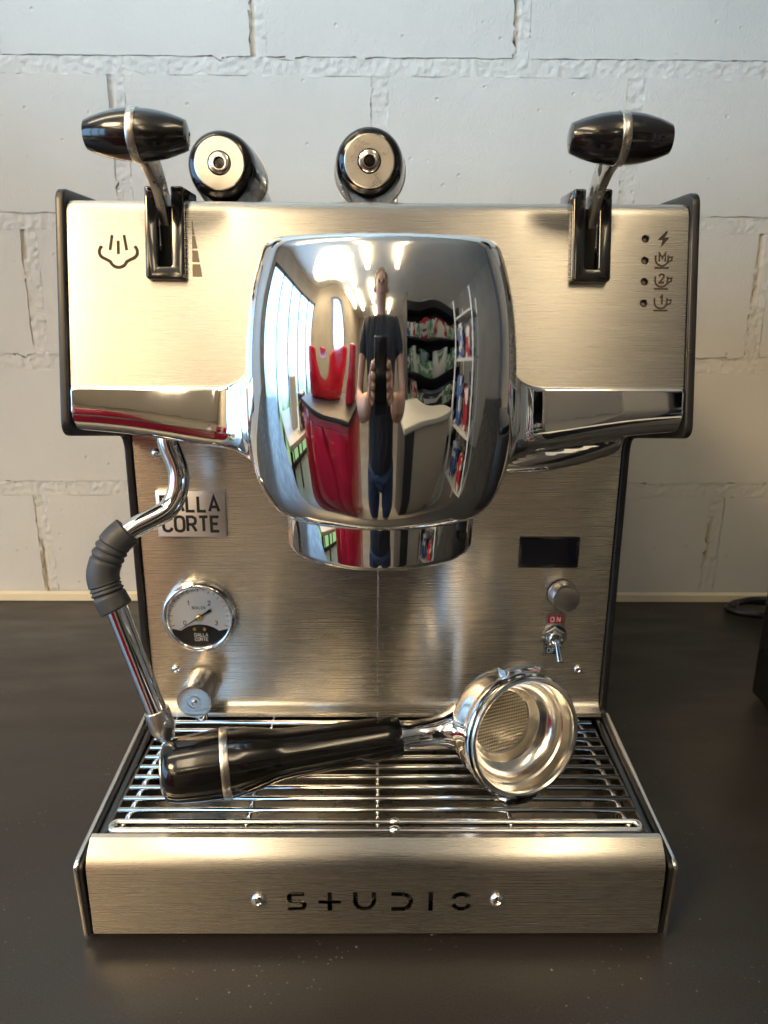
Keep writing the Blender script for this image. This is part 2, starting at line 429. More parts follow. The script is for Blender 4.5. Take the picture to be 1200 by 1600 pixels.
# ------------------------------------------------------------------ espresso machine
MACH = empty('espresso_machine', (0, -.28, 0))
tag(MACH, 'brushed steel espresso machine with big chrome group head on the dark counter', 'espresso machine')
P_T, P_B = Vector((0, -.434, .393)), Vector((0, -.457, .281))      # line of the leaning front panel
PV = (P_T-P_B).normalized(); PN = Vector((1, 0, 0)).cross(PV).normalized()
if PN.y > 0: PN = -PN
def panel_y(z): return -.434-(.393-z)*23/112
def pf(x, z, lift=0.): return frame(Vector((x, panel_y(z), z))+PN*lift, (1, 0, 0), PV, PN)   # frame lying on the front panel

# side panels: C-shaped black plates
prof = [(-.08, .004), (-.5015, .004), (-.5040, .0525), (-.494, .0540), (-.3715, .0665), (-.3690, .262), (-.4600, .2775), (-.4350, .3985), (-.08, .3985)]
rad = [.01, .003, .006, .004, .006, .012, .008, .008, .02]
prof_r = round_poly(prof, rad, 8)
for sx in (-1, 1):
    mb = MB(); mb.prism(prof_r, .0045, frame((sx*.1574 if sx > 0 else -.1619, 0, 0), (0, 1, 0), (0, 0, 1), (1, 0, 0)), bev=.0011, seg=3)
    o = mb.build('side_panel', 'black_satin', MACH, 40)
    # steel edge plate of the base
    bp = round_poly([(-.09, .003), (-.5020, .003), (-.5050, .0540), (-.494, .0555), (-.3725, .0680), (-.3725, .060), (-.09, .060)], [.004, .003, .007, .005, .002, .001, .004], 8)
    mb = MB(); mb.prism(bp, .0026, frame((.1598 if sx > 0 else -.1624, 0, 0), (0, 1, 0), (0, 0, 1), (1, 0, 0)), bev=.0006, seg=2)
    mb.build('base_side_plate', 'steel', MACH, 40)

# front panel: sheet with a folded top edge, notches for the levers, lamp holes
def sheet(profile, x0, x1, thick):
    """profile (y,z) offset inwards to a closed strip, swept in x"""
    P = [Vector(p) for p in profile]; n = len(P); off = []
    for i in range(n):
        d = (P[min(i+1, n-1)]-P[max(i-1, 0)]).normalized(); off.append(P[i]+Vector((-d.y, d.x))*thick)
    poly = [tuple(p) for p in P]+[tuple(p) for p in reversed(off)]
    return MB().prism(poly, x1-x0, frame((x0, 0, 0), (0, 1, 0), (0, 0, 1), (1, 0, 0)))
top_r = []
for k in range(9):
    t = k/8; p0 = Vector((-.4270, .3932)); p1 = Vector((-.4338, .3932)); p2 = Vector((-.4352, .3868))
    top_r.append(tuple((1-t)**2*p0+2*t*(1-t)*p1+t*t*p2))
prof_f = [(-.406, .3932), (-.415, .3932)]+top_r+[(panel_y(z), z) for z in (.36, .33, .301)]
o = sheet(prof_f, -.1568, .1568, .0014).build('front_panel', 'brushed', MACH, 35)
cut = []
LEVX = .1068
for sx in (-1, 1):
    c = MB(); c.box(sx*LEVX-.0042, sx*LEVX+.0042, -.47, -.40, .3595, .41); cut.append(c.mesh('cut'))
LEDZ = (.3758, .3652, .3549, .3443)
for z in LEDZ:
    c = MB(); q = Vector((.1352, panel_y(z), z)); c.lathe([(0, -.006), (.0020, -.006), (.0020, .006), (0, .006)], q, PN, 20); cut.append(c.mesh('cut'))
boolean_cut(o, cut); o.data.materials.clear(); o.data.materials.append(M['brushed'])
for z in LEDZ:
    q = Vector((.1352, panel_y(z), z)); c = MB(); c.lathe([(.0030, -.0040), (.0026, -.0036), (.0017, -.0025), (.0009, -.0019), (0, -.0017)], q, PN, 20)
    c.build('indicator_lamp', 'led', MACH, 60)
mb = MB(); mb.box(-.1566, .1566, -.398, -.12, .286, .3715); mb.build('upper_body', 'black_matte', MACH, 30)
mb = MB(); mb.box(-.1566, .1566, -.3625, -.12, .012, .2855); mb.build('column_body', 'black_matte', MACH, 30)

# etched marks
mb = MB(); f = pf(-.1313, .3683)
cloud = arc(-.0062, -.0005, .0034, 125, 255, 8)+arc(0, -.0038, .0044, 200, 340, 10)+arc(.0062, -.0005, .0034, -75, 55, 8)
mb.stroke(cloud, .0016, .00008, f)
mb.stroke([(-.0030, .0078), (-.0042, .0004)], .0014, .00008, f); mb.stroke([(0, .0050), (0, -.0016)], .0014, .00008, f); mb.stroke([(.0030, .0078), (.0042, .0004)], .0014, .00008, f)
mb.build('steam_symbol', 'etch', MACH, 20)
f = pf(-.0941, .3560)
hh = [(0, .0062), (.0072, .0064+.0066), (.0139, .0064*2+.0074), (.0206, .0275)]
for a, b in hh:
    wa, wb = .0050*(1-a/.0285), .0050*(1-b/.0285)
    MB().prism([(0, a), (wa, a), (wb, b), (0, b)], .00008, f).build('scale_mark', 'etch_light', MACH, 20)
f = pf(.1443, .3756)
MB().prism([(.0012, .0040), (-.0030, -.0004), (-.0004, -.0003), (-.0013, -.0042), (.0030, .0008), (.0006, .0008), (.0024, .0040)], .00008, f).build('power_symbol', 'etch', MACH, 20)
for ch, z in (('M', .3652), ('2', .3549), ('1', .3443)):
    f = pf(.1448, z); mb = MB()
    mb.stroke([(-.0042, .0026)]+arc(-.0010, .0006, .0032, 180, 360, 10, .0032)[0:]+[(.0022, .0026)], .0009, .00008, f)
    mb.stroke([(.0022, .0016), (.0042, .0018), (.0040, .0002), (.0018, -.0010)], .0008, .0001, f)
    mb.stroke([(-.0046, -.0036), (.0026, -.0036)], .0009, .00008, f)
    text(mb, ch, f, -.0008, -.0004, .0042, .0009, .0001)
    mb.build('cup_symbol', 'etch', MACH, 20)

# levers with black slot bezels
for sx in (-1, 1):
    lx = sx*LEVX
    mb = MB()
    path = [Vector((0, panel_y(.3536), .3536)), Vector((0, panel_y(.391), .391))]
    zb = .3538
    Lh = (.3945-zb)/PV.z
    up_ = [(-.0097, 0), (.0097, 0), (.0097, Lh), (.0034, Lh), (.0034, .0062), (-.0034, .0062), (-.0034, Lh), (-.0097, Lh)]
    mb.prism(round_poly(up_, [.0022, .0022, .0014, .0014, .0012, .0012, .0014, .0014], 5), .0046, pf(lx, zb), bev=.0008, seg=3)
    for s2 in (-1, 1):
        cx = lx+s2*.00655; mb.box(cx-.00315, cx+.00315, -.4385, -.409, .3905, .3990, .0012, 3)
    mb.build('lever_bezel', 'black_gloss', MACH, 40)
    mb = MB(); mb.box(lx-.0041, lx+.0041, -.434, -.3985, .350, .3900); mb.build('lever_slot', 'black_matte', MACH, 30)
    # arm: curved flat plate in the y-z plane with two holes, ending in a ring round the knob
    K = Vector((lx+sx*.0015, -.470, .4152))
    ctr = smooth_path([(-.424, .376), (-.4335, .391), (-.4425, .4015), (-.4535, .4085), (-.4625, .4118)], 8)
    ctr = [Vector((p[0], p[1])) for p in [(q.x, q.y) for q in [Vector((c[0], c[1], 0)) for c in ctr]]]
    Lp, Rp = [], []
    for i, p in enumerate(ctr):
        d = (ctr[min(i+1, len(ctr)-1)]-ctr[max(i-1, 0)]).normalized(); nn = Vector((-d.y, d.x)); w = .0058+.0016*(i/(len(ctr)-1))
        Lp.append(tuple(p+nn*w)); Rp.append(tuple(p-nn*w))
    mb = MB(); mb.prism(Lp+Rp[::-1], .0044, frame((K.x-.0022, 0, 0), (0, 1, 0), (0, 0, 1), (1, 0, 0)), bev=.0005, seg=2)
    arm = mb.build('lever_arm', 'satin', MACH, 40)
    cuts = []
    for t in (12, 21):
        c = MB(); c.lathe([(0, -.01), (.0034, -.01), (.0034, .01), (0, .01)], (K.x, ctr[t].x, ctr[t].y), (1, 0, 0), 24); cuts.append(c.mesh('cut'))
    boolean_cut(arm, cuts); arm.data.materials.clear(); arm.data.materials.append(M['satin'])
    h = .0222; prof_k = []
    for k in range(25):
        t = -1+2*k/24; prof_k.append((.0110-.0047*abs(t)**2.1, t*h))
    prof_k = [(0, -h-.0008), (.0042, -h-.0007), (.0056, -h-.0002)]+prof_k+[(.0056, h+.0002), (.0042, h+.0007), (0, h+.0008)]
    mb = MB(); mb.lathe(prof_k, K, (1, .0, 0), 56); kn = mb.build('lever_knob', 'black_gloss', MACH, 50)
    mb = MB(); mb.lathe([(.0104, -.0019), (.0113, -.0019), (.0115, -.0016), (.0115, .0016), (.0113, .0019), (.0104, .0019)], K, (1, 0, 0), 56); mb.build('ring', 'satin', kn, 40)

# chrome group casting: smooth blend of bell, wings and outlet cover
ZA = np.array([240, 246, 249, 253, 258.5, 266, 277, 300, 331, 355, 364, 369, 378.])
AA = np.array([38, 45.5, 49, 53.5, 57.8, 61.8, 64.3, 64.6, 61.8, 57.4, 54.4, 52.0, 47.])
def _spline(xs, ys):
    n = len(xs); h = np.diff(xs); A = np.zeros((n, n)); bb = np.zeros(n); A[0, 0] = A[-1, -1] = 1
    for i in range(1, n-1):
        A[i, i-1] = h[i-1]; A[i, i] = 2*(h[i-1]+h[i]); A[i, i+1] = h[i]; bb[i] = 3*((ys[i+1]-ys[i])/h[i]-(ys[i]-ys[i-1])/h[i-1])
    c = np.linalg.solve(A, bb); a = ys[:-1]; b = np.diff(ys)/h-h*(2*c[:-1]+c[1:])/3; d = np.diff(c)/(3*h)
    def ev(x):
        i = np.clip(np.searchsorted(xs, x)-1, 0, n-2); t = x-xs[i]; return a[i]+b[i]*t+c[:-1][i]*t*t+d[i]*t**3
    return ev
a_of = _spline(ZA, AA)
b_of = _spline(np.array([240, 243, 246, 249.5, 255, 266, 283, 300, 312, 330, 345, 360, 372, 378.]), np.array([44, 51, 57.5, 62, 65, 67.4, 69.6, 70.7, 71, 70.4, 68.5, 64.8, 60.5, 58.]))
def smax(a, b, k):
    h = np.clip(.5+.5*(a-b)/k, 0, 1); return b*(1-h)+a*h+k*h*(1-h)
def smin(a, b, k): return -smax(-a, -b, k)
GX = 1.2
def group_sdf(x, y, z):
    x = x-GX
    a = a_of(np.clip(z, 240, 378))
    yc = -465.
    F1 = np.sqrt(x*x+(y-yc)**2+1e-6)-b_of(np.clip(z, 240, 378))
    dent = .85*np.exp(-((np.abs(x)-22)/11.)**2)+.55*np.exp(-((np.abs(x)-20)/5.5)**2-((z-330)/17.)**2)
    F1 = F1+dent/(1+np.exp(np.clip((y-yc+18)/4, -40, 40)))
    F2 = np.sqrt(x*x+4)-a
    S = smax(F1, F2, 9)
    S = smax(S, z-370.3, 5.0)
    S = smax(S, 246-z, 3)
    yw = -434-(393-z)*23/112-2.0
    ax = np.sqrt((x+GX)**2+4)
    zb = 279.5-11.5*np.exp(-((ax-60)/62)**2*(ax > 60))
    W = smax((yw-y)*.98, zb-z, 15)
    W = smax(W, z-302.5, 1.6)
    W = smax(W, y+405, 3)
    W = smax(W, ax-157.0, 1.2)
    xo = x+GX
    zo = 254.5+np.clip(xo-70, 0, None)**2/290
    O = smax((-449-y), zo-z, 10)
    O = smax(O, z-282, 2); O = smax(O, y+402, 3); O = smax(O, xo-131, 4); O = smax(O, 40-xo, 4)
    G = smin(S, W, 22)
    G = smin(G, O, 2.0)
    return smax(G, y+403, 2)
def surface_nets(sdf, lo, hi, step):
    ax = [np.arange(l, h+step, step) for l, h in zip(lo, hi)]
    X, Y, Z = np.meshgrid(*ax, indexing='ij'); V = sdf(X, Y, Z)
    nx, ny, nz = V.shape; s = V < 0
    cnt = np.zeros((nx-1, ny-1, nz-1)); pos = np.zeros((nx-1, ny-1, nz-1, 3))
    sl = lambda d, n: slice(d, n-1+d)
    corner = {}
    for i in (0, 1):
        for j in (0, 1):
            for k in (0, 1): corner[i, j, k] = V[sl(i, nx), sl(j, ny), sl(k, nz)]
    for c0 in corner:
        for axd in range(3):
            if c0[axd]: continue
            c1 = list(c0); c1[axd] = 1; c1 = tuple(c1)
            a, b = corner[c0], corner[c1]; m = (a < 0) != (b < 0)
            t = np.where(m, a/np.where(m, a-b, 1), 0)
            for d in range(3): pos[..., d] += np.where(m, c0[d]+(t if d == axd else 0), 0)
            cnt += m
    act = cnt > 0; idx = -np.ones(act.shape, int); idx[act] = np.arange(act.sum())
    base = np.stack(np.meshgrid(*[a[:-1] for a in ax], indexing='ij'), -1)
    P = (base+pos/np.maximum(cnt, 1)[..., None]*step)[act]
    quads = []
    for d in range(3):
        e = [slice(None)]*3; e2 = [slice(None)]*3; e[d] = slice(0, -1); e2[d] = slice(1, None)
        m = s[tuple(e)] != s[tuple(e2)]
        o1, o2 = [(1, 2), (2, 0), (0, 1)][d]
        I = np.argwhere(m); I = I[(I[:, o1] > 0) & (I[:, o2] > 0) & (I[:, o1] < s.shape[o1]-1) & (I[:, o2] < s.shape[o2]-1)]
        flip = s[tuple(e)][tuple(I.T)]
        q = []
        for da, db in ((0, 0), (1, 0), (1, 1), (0, 1)):
            J = I.copy(); J[:, o1] -= 1-da; J[:, o2] -= 1-db; q.append(idx[tuple(J.T)])
        q = np.stack(q, 1); q[~flip] = q[~flip][:, ::-1]; quads.append(q)
    return P, np.concatenate(quads)
def grad(sdf, P, e=.05):
    g = np.zeros_like(P)
    for d in range(3):
        a = P.copy(); b = P.copy(); a[:, d] += e; b[:, d] -= e; g[:, d] = (sdf(*a.T)-sdf(*b.T))/(2*e)
    return g
def sdf_object(name, sdf, lo, hi, step, m, parent, keep=None):
    P, Q = surface_nets(sdf, lo, hi, step)
    for _ in range(4):
        g = grad(sdf, P); v = sdf(*P.T); P = P-g*(np.clip(v/np.maximum((g*g).sum(1), .05), -step, step))[:, None]
    g = grad(sdf, P, .12); g /= np.linalg.norm(g, axis=1)[:, None]+1e-9
    if keep is not None:
        kv = keep(P); kq = kv[Q].all(1); Q = Q[kq]
        used = np.unique(Q); mp = -np.ones(len(P), int); mp[used] = np.arange(len(used)); P = P[used]; g = g[used]; Q = mp[Q]
    me = bpy.data.meshes.new(name); me.from_pydata((P/1000).tolist(), [], Q.tolist()); me.validate()
    o = link(name, me, m, parent, 180); me.normals_split_custom_set_from_vertices(g.tolist()); return o
sdf_object('group_head', group_sdf, (-160, -545, 240), (160, -398, 378), 1.7, 'chrome', MACH, keep=lambda P: P[:, 1] < -406)
# collar under the bell
mb = MB(); gc = (GX/1000, -.4690, 0)
mb.lathe([(.030, .2262), (.0440, .2249), (.0463, .2253), (.0472, .2265), (.0474, .2282), (.0478, .2440), (.0474, .2500), (.030, .2500)], gc, (0, 0, 1), 96)
mb.build('group_collar', 'chrome', MACH, 35)
mb = MB(); mb.lathe([(0, .229), (.020, .2285), (.0395, .2285), (.0405, .2260)], gc, (0, 0, 1), 64); mb.build('shower_plate', 'basket', MACH, 40)
mb = MB(); mb.box(.0385, .0425, -.4995, -.4960, .2350, .2390, .0008); mb.build('collar_notch', 'black_matte', MACH, 30)

# back splash panel
bkp = [(-.3675, .268), (-.3675, .20), (-.3675, .12), (-.3675, .0775), (-.3679, .0740), (-.3692, .0715), (-.3715, .0700), (-.3760, .0688), (-.3765, .0660)]
sheet(bkp, -.1566, .1566, .0012).build('back_panel', 'brushed', MACH, 35)
mb = MB(); mb.tube([(.0004, -.36765, .0780), (.0004, -.36765, .2350)], .00032, 8); mb.build('streak_strip', 'steel', MACH, 60)  # thin polished strip added in place of a vertical reflection streak
BF = lambda x, z, y=-.3677: frame((x, y, z), (1, 0, 0), (0, 0, 1), (0, -1, 0))
def screw(x, y, z, axis, r, parent, name='screw'):
    mb = MB(); a = Vector(axis)
    mb.lathe([(r*1.02, 0), (r, .0008), (r*.86, .0016), (r*.62, .0021), (r*.42, .00225)], (x, y, z), a, 24)
    mb.lathe([(r*.42, .00225), (r*.40, .0010), (0, .0008)], (x, y, z), a, 6)
    return mb.build(name, 'chrome', parent, 40)
screw(-.1402, -.3677, .0981, (0, -1, 0), .0030, MACH); screw(.1404, -.3677, .0986, (0, -1, 0), .0030, MACH); screw(-.1415, -.3677, .2505, (0, -1, 0), .0034, MACH)
# badge
bx0, bx1, bz0, bz1 = -.1440, -.0993, .1955, .2265
mb = MB(); mb.box(bx0, bx1, -.3705, -.3677, bz0, bz1, .0004); bd = mb.build('badge', 'badge', MACH, 30)
mb = MB(); f = BF((bx0+bx1)/2, (bz0+bz1)/2, -.37052)
text(mb, 'DALLA', f, -.0004, .0020, .0098, .0019, .00012, gap=.42, xs=.88); text(mb, 'CORTE', f, -.0004, -.0116, .0098, .0019, .00012, gap=.40, xs=.88); mb.build('badge_lettering', 'ink', bd, 20)
# pressure gauge
G0 = Vector((-.1203, -.3677, .1395)); ga = (0, -1, 0)
mb = MB(); mb.lathe([(.0240, 0), (.0252, .001), (.0254, .0035), (.0250, .0062), (.0240, .0078), (.0226, .0084), (.0215, .0080), (.0209, .0066), (.0207, .0045)], G0, ga, 72); gg = mb.build('pressure_gauge', 'chrome', MACH, 50)
mb = MB(); mb.lathe([(.0209, .0044), (0, .0044)], G0, ga, 64); mb.build('dial_face', 'dial', gg, 30)
GF = lambda l: frame(G0+Vector((0, -l, 0)), (1, 0, 0), (0, 0, 1), (0, -1, 0))
mb = MB(); mb.prism(arc(0, 0, .0207, 205, 335, 20)+arc(0, -.0228, .0190, 40, 140, 14, .0172)[1:-1], .00012, GF(.0044)); mb.build('dial_segment', 'ink', gg, 20)
mb = MB()
for k in range(25):
    a = R(222-264*k/24); r1 = .0205; r0 = .0178 if k % 2 == 0 else .0190
    if k < 1 or k > 23: continue
    mb.stroke([(r0*math.cos(a), r0*math.sin(a)), (r1*math.cos(a), r1*math.sin(a))], .0004, .00006, GF(.0044))
text(mb, '0', GF(.0044), -.0100, -.0060, .0030, .0005, .00006); text(mb, '1', GF(.0044), -.0068, .0085, .0030, .0005, .00006)
text(mb, '2', GF(.0044), .0072, .0085, .0030, .0005, .00006); text(mb, '3', GF(.0044), .0112, -.0060, .0030, .0005, .00006)
text(mb, 'BOILER', GF(.0044), 0, .0056, .0018, .00034, .00006, gap=.5); mb.build('dial_marks', 'ink', gg, 20)
mb = MB(); text(mb, 'DALLA', GF(.00453), .0006, -.0143, .0022, .0004, .00006); text(mb, 'CORTE', GF(.00453), .0006, -.0175, .0022, .0004, .00006); mb.build('dial_lettering', 'white_paint', gg, 20)
na = R(213); mb = MB(); nd = Vector((math.cos(na), math.sin(na))); npn = Vector((-nd.y, nd.x))
mb.prism([tuple(nd*.0165+npn*.0001), tuple(-nd*.0060+npn*.0006), tuple(-nd*.0100+npn*.0011), tuple(-nd*.0100-npn*.0011), tuple(-nd*.0060-npn*.0006), tuple(nd*.0165-npn*.0001)], .0004, GF(.0055)); mb.build('needle', 'ink', gg, 20)
mb = MB(); mb.lathe([(.0022, .0046), (.0022, .0066), (.0016, .0072), (0, .0074)], G0, ga, 20); mb.build('needle_hub', 'brass', gg, 40)
for sx in (-1, 1):
    mb = MB(); mb.lathe([(.0014, .0045), (.0013, .0051), (0, .0053)], G0+Vector((sx*.0034-.0003, 0, -.0088)), ga, 16); mb.build('dial_screw', 'brass', gg, 40)
# gauge glass
gm = bpy.data.materials.new('gauge_glass'); gm.use_nodes = True; b = gm.node_tree.nodes['Principled BSDF']
b.inputs['Transmission Weight'].default_value = 1; b.inputs['Roughness'].default_value = .02; b.inputs['IOR'].default_value = 1.08
M['gauge_glass'] = gm
mb = MB(); mb.lathe([(.0208, .0078), (.0150, .0084), (0, .0087), ], G0, ga, 48); mb.build('gauge_lens', 'gauge_glass', gg, 60)
# needle valve knob under the gauge
K1 = Vector((-.1213, -.3677, .0885))
mb = MB(); mb.lathe([(.0095, 0), (.0095, .0025), (.0118, .0027), (.0118, .0275), (.0114, .0282), (.0105, .0284), (.0048, .0284), (.0046, .0276), (.0040, .0276), (.0038, .0284), (0, .0284)], K1, (0, -1, 0), 64); k1 = mb.build('valve_knob', 'turned', MACH, 35)
mb = MB(); mb.lathe([(.0020, .0283), (.0019, .0292), (.0010, .0296), (0, .0292)], K1, (0, -1, 0), 20); mb.build('knob_screw', 'steel', k1, 35)
mb = MB(); mb.lathe([(.0042, 0), (.0042, .006), (.0036, .007), (0, .007)], K1+Vector((.002, -.0195, -.0105)), (0, 0, -1), 20); mb.build('grub_screw', 'steel', k1, 35)
# display
dx0, dx1, dz0, dz1 = .0942, .1344, .1738, .1956
mb = MB(); mb.prism(round_poly([(dx0, dz0), (dx1, dz0), (dx1, dz1), (dx0, dz1)], .0012, 5), .0009, frame((0, -.3677, 0), (1, 0, 0), (0, 0, 1), (0, -1, 0)), bev=.0002)
ds = mb.build('display', 'black_gloss', MACH, 30)
mb = MB(); mb.prism([(dx0+.0015, dz0+.0028), (dx1-.0022, dz0+.0028), (dx1-.0022, dz1-.0015), (dx0+.0015, dz1-.0015)], .0001, frame((0, -.36865, 0), (1, 0, 0), (0, 0, 1), (0, -1, 0))); mb.build('screen', 'glass_black', ds, 30)
# selector knob
K2 = Vector((.1249, -.3677, .1553))
mb = MB(); mb.lathe([(.0098, 0), (.0098, .0012), (.0092, .0014), (.0092, .0120), (.0089, .0126), (.0082, .0128), (0, .0128)], K2, (0, -1, 0), 56); k2 = mb.build('selector_knob', 'turned', MACH, 35)
mb = MB(); mb.lathe([(.0101, 0), (.0101, .0008), (.009, .0008)], K2+Vector((0, -.0002, 0)), (0, -1, 0), 48); mb.build('knob_gasket', 'black_matte', k2, 30)
mb = MB(); mb.lathe([(.0012, 0), (.0011, .0003), (0, .0003)], K2+Vector((0, -.0066, .0092)), (0, 0, 1), 16); mb.build('grub_screw', 'steel', k2, 30)
# toggle switch with its ON / OFF plate
T0 = Vector((.1218, -.3677, .1238))
mb = MB(); mb.prism(round_poly([(-.0068, -.0145), (.0068, -.0145), (.0068, .0170), (-.0068, .0170)], .0006, 3), .0006, frame(T0, (1, 0, 0), (0, 0, 1), (0, -1, 0))); tg = mb.build('toggle_switch', 'satin', MACH, 30)
mb = MB(); mb.box(T0.x-.0050, T0.x+.0050, T0.y-.00075, T0.y-.0006, T0.z+.0098, T0.z+.0155); mb.build('on_field', 'red_paint', tg, 20)
mb = MB(); mb.box(T0.x-.0052, T0.x+.0052, T0.y-.00075, T0.y-.0006, T0.z-.0133, T0.z-.0082); mb.build('off_field', 'ink', tg, 20)
f = frame(T0+Vector((0, -.00076, 0)), (1, 0, 0), (0, 0, 1), (0, -1, 0))
mb = MB(); text(mb, 'ON', f, 0, .0109, .0034, .0007, .00006, gap=.9); mb.build('on_lettering', 'white_paint', tg, 20)
mb = MB(); text(mb, 'OFF', f, 0, -.0124, .0034, .0006, .00006, gap=.5); mb.build('off_lettering', 'white_paint', tg, 20)
mb = MB(); mb.lathe([(.0086, .0006), (.0086, .0011), (.0060, .0013)], T0, ga, 40); mb.lathe([(.0071, .0012), (.0071, .0032), (.0064, .0037), (.0050, .0037)], T0, ga, 6)
mb.lathe([(.0050, .0030), (.0050, .0078), (.0046, .0082), (.0030, .0080), (.0018, .0066)], T0, ga, 32); mb.build('threaded_collar', 'chrome', tg, 35)
t_a = T0+Vector((0, -.0065, 0)); t_b = T0+Vector((.0005, -.0205, -.0098))
d = (t_b-t_a); L = d.length
mb = MB(); mb.lathe([(0, 0), (.0013, 0), (.0014, .3*L), (.0022, .95*L), (.0021, .99*L), (.0012, 1.02*L), (0, 1.025*L)], t_a, d, 24); mb.build('toggle_lever', 'chrome', tg, 40)

# base: front plate with cut-out lettering, tray, feet
fp = [(-.4955, .0668), (-.4985, .0666), (-.5025, .0630)]
for k in range(1, 11):
    t = k/10; p0 = Vector((-.5025, .0630)); p1 = Vector((-.5078, .0583)); p2 = Vector((-.5080, .0520))
    fp.append(tuple((1-t)**2*p0+2*t*(1-t)*p1+t*t*p2))
fp += [(-.5080, .045), (-.5080, .03), (-.5080, .0145), (-.5075, .0120), (-.5060, .0112), (-.490, .0112)]
bf = sheet(fp, -.1538, .1538, .0014).build('base_front_plate', 'brushed', MACH, 35)
sf = frame((0, -.5080, .0276), (1, 0, 0), (0, 0, 1), (0, -1, 0))
def sx_(px): return .0017+(px-593)*.0003437
sw = .0025; lh = .0122
cut = []
def cutter(pts, closed=False):
    c = MB(); c.stroke(pts, sw, .006, sf, closed, w0=-.003); cut.append(c.mesh('cut'))
b0, b1 = sw/2, lh-sw/2
x0, x1 = sx_(449), sx_(478)
w = x1-x0; r = (b1-b0)/4
S = [(x1-.0008, b1)]+[(x0+r+.0008+r*math.cos(R(a)), b1-r+r*math.sin(R(a))) for a in range(90, 271, 20)]+[(x1-r-.0008+r*math.cos(R(a)), b0+r+r*math.sin(R(a))) for a in range(90, -91, -20)]+[(x0+.0002, b0)]
cutter(S)
xm = sx_(515); c = MB(); hw = sw/2
cr = [(xm-hw, 0), (xm+hw, 0), (xm+hw, b0+.0035), (xm+.0061, b0+.0035), (xm+.0061, b0+.0035+sw*.85), (xm+hw, b0+.0035+sw*.85), (xm+hw, lh), (xm-hw, lh), (xm-hw, b0+.0035+sw*.85), (xm-.0061, b0+.0035+sw*.85), (xm-.0061, b0+.0035), (xm-hw, b0+.0035)]
fr2 = sf @ Matrix.Translation((0, 0, -.003)); c.prism(cr, .006, fr2); cut.append(c.mesh('cut'))
x0, x1 = sx_(555), sx_(584); ru = (x1-x0)/2
cutter([(x0, lh), (x0, ru+.001)]+[(x0+ru+ru*math.cos(R(a)), b0+ru*.95+ru*.95*math.sin(R(a))) for a in range(190, 351, 16)]+[(x1, ru+.001), (x1, lh)])
x0, x1 = sx_(611), sx_(642); rd = (b1-b0)/2
cutter([(x0, b1), (x1-rd, b1)]+[(x1-rd+rd*math.cos(R(a)), b0+rd+rd*math.sin(R(a))) for a in range(80, -81, -16)]+[(x1-rd, b0), (x0, b0)])
xm = sx_(673); cutter([(xm, 0), (xm, lh)])
xm = sx_(721); ro = (b1-b0)/2
cutter([(xm+ro*1.0*math.cos(R(a)), b0+ro+ro*math.sin(R(a))) for a in range(158, 21, -17)])
cutter([(xm+ro*1.0*math.cos(R(a)), b0+ro+ro*math.sin(R(a))) for a in range(202, 339, 17)])
boolean_cut(bf, cut); bf.data.materials.clear(); bf.data.materials.append(M['brushed'])
mb = MB(); mb.box(-.06, .07, -.5045, -.5036, .020, .048); mb.build('lettering_backing', 'black_gloss', MACH, 30)
for x in (-.0632, .0650): screw(x, -.5081, .0348, (0, -1, 0), .0040, MACH)
mb = MB(); mb.box(-.1537, .1537, -.5030, -.365, .0120, .0300, .001); mb.build('base_body', 'black_satin', MACH, 30)
mb = MB()
mb.box(-.1500, .1500, -.4950, -.3770, .0305, .0320)
mb.box(-.1515, -.1500, -.4950, -.3770, .0305, .0600); mb.box(.1500, .1515, -.4950, -.3770, .0305, .0600)
mb.box(-.1500, .1500, -.3785, -.3771, .0321, .0600); mb.box(-.1500, .1500, -.4965, -.4951, .0321, .0615)
mb.build('drip_tray', 'tray', MACH, 30)
for sx in (-1, 1):
    mb = MB(); mb.prism([(-.4965, .030), (-.3700, .030), (-.3700, .0650), (-.4930, .0535), (-.4965, .052)], .0046, frame((.1526 if sx > 0 else -.1572, 0, 0), (0, 1, 0), (0, 0, 1), (1, 0, 0)), bev=.001)
    mb.build('tray_rail', 'black_gloss', MACH, 40)
for x in (-.13, .13):
    for y in (-.47, -.13):
        mb = MB(); mb.lathe([(0, 0), (.014, 0), (.015, .002), (.014, .0118), (0, .0118)], (x, y, .0004), (0, 0, 1), 28); mb.build('foot', 'black_matte', MACH, 40)

# steam wand
wp = smooth_path([(-.1180, -.4160, .2790), (-.1197, -.4175, .2673), (-.1141, -.4200, .2475), (-.1200, -.4240, .2298), (-.1389, -.4315, .2197), (-.1490, -.4360, .2118)], 10)
mb = MB(); mb.tube(wp, .0059, 20); wand = mb.build('steam_wand', 'chrome', MACH, 60)
gp = smooth_path([(-.1415, -.4328, .2188), (-.1490, -.4362, .2118), (-.1553, -.4398, .1965), (-.1530, -.4420, .1850), (-.1482, -.4436, .1752)], 16)
gr = []
n = len(gp)
for i in range(n):
    t = i/(n-1); r = .0090
    for c, a in ((.27, .0013), (.33, .0013), (.39, .0013), (.66, .0012), (.71, .0012), (.77, .0012)): r -= a*math.exp(-((t-c)/.014)**2)
    if .24 < t < .42: r += .0004
    if .63 < t < .80: r += .0003
    if t < .03: r = .0078+.0012*t/.03
    if t > .975: r = .0094-.0012*(t-.975)/.025
    elif t > .80: r = max(r, .0093)
    gr.append(r)
mb = MB(); mb.tube(gp, gr, 28); mb.build('wand_grip', 'rubber', wand, 50)
wa = Vector((-.1485, -.4435, .1760)); wb = Vector((-.1242, -.4505, .0985)); wd = (wb-wa); wl = wd.length; wd.normalize()
mb = MB(); mb.tube([wa, wa+wd*(wl-.016)], .0060, 24); mb.build('wand_tube', 'chrome', wand, 60)
tp = wa+wd*(wl-.0165)
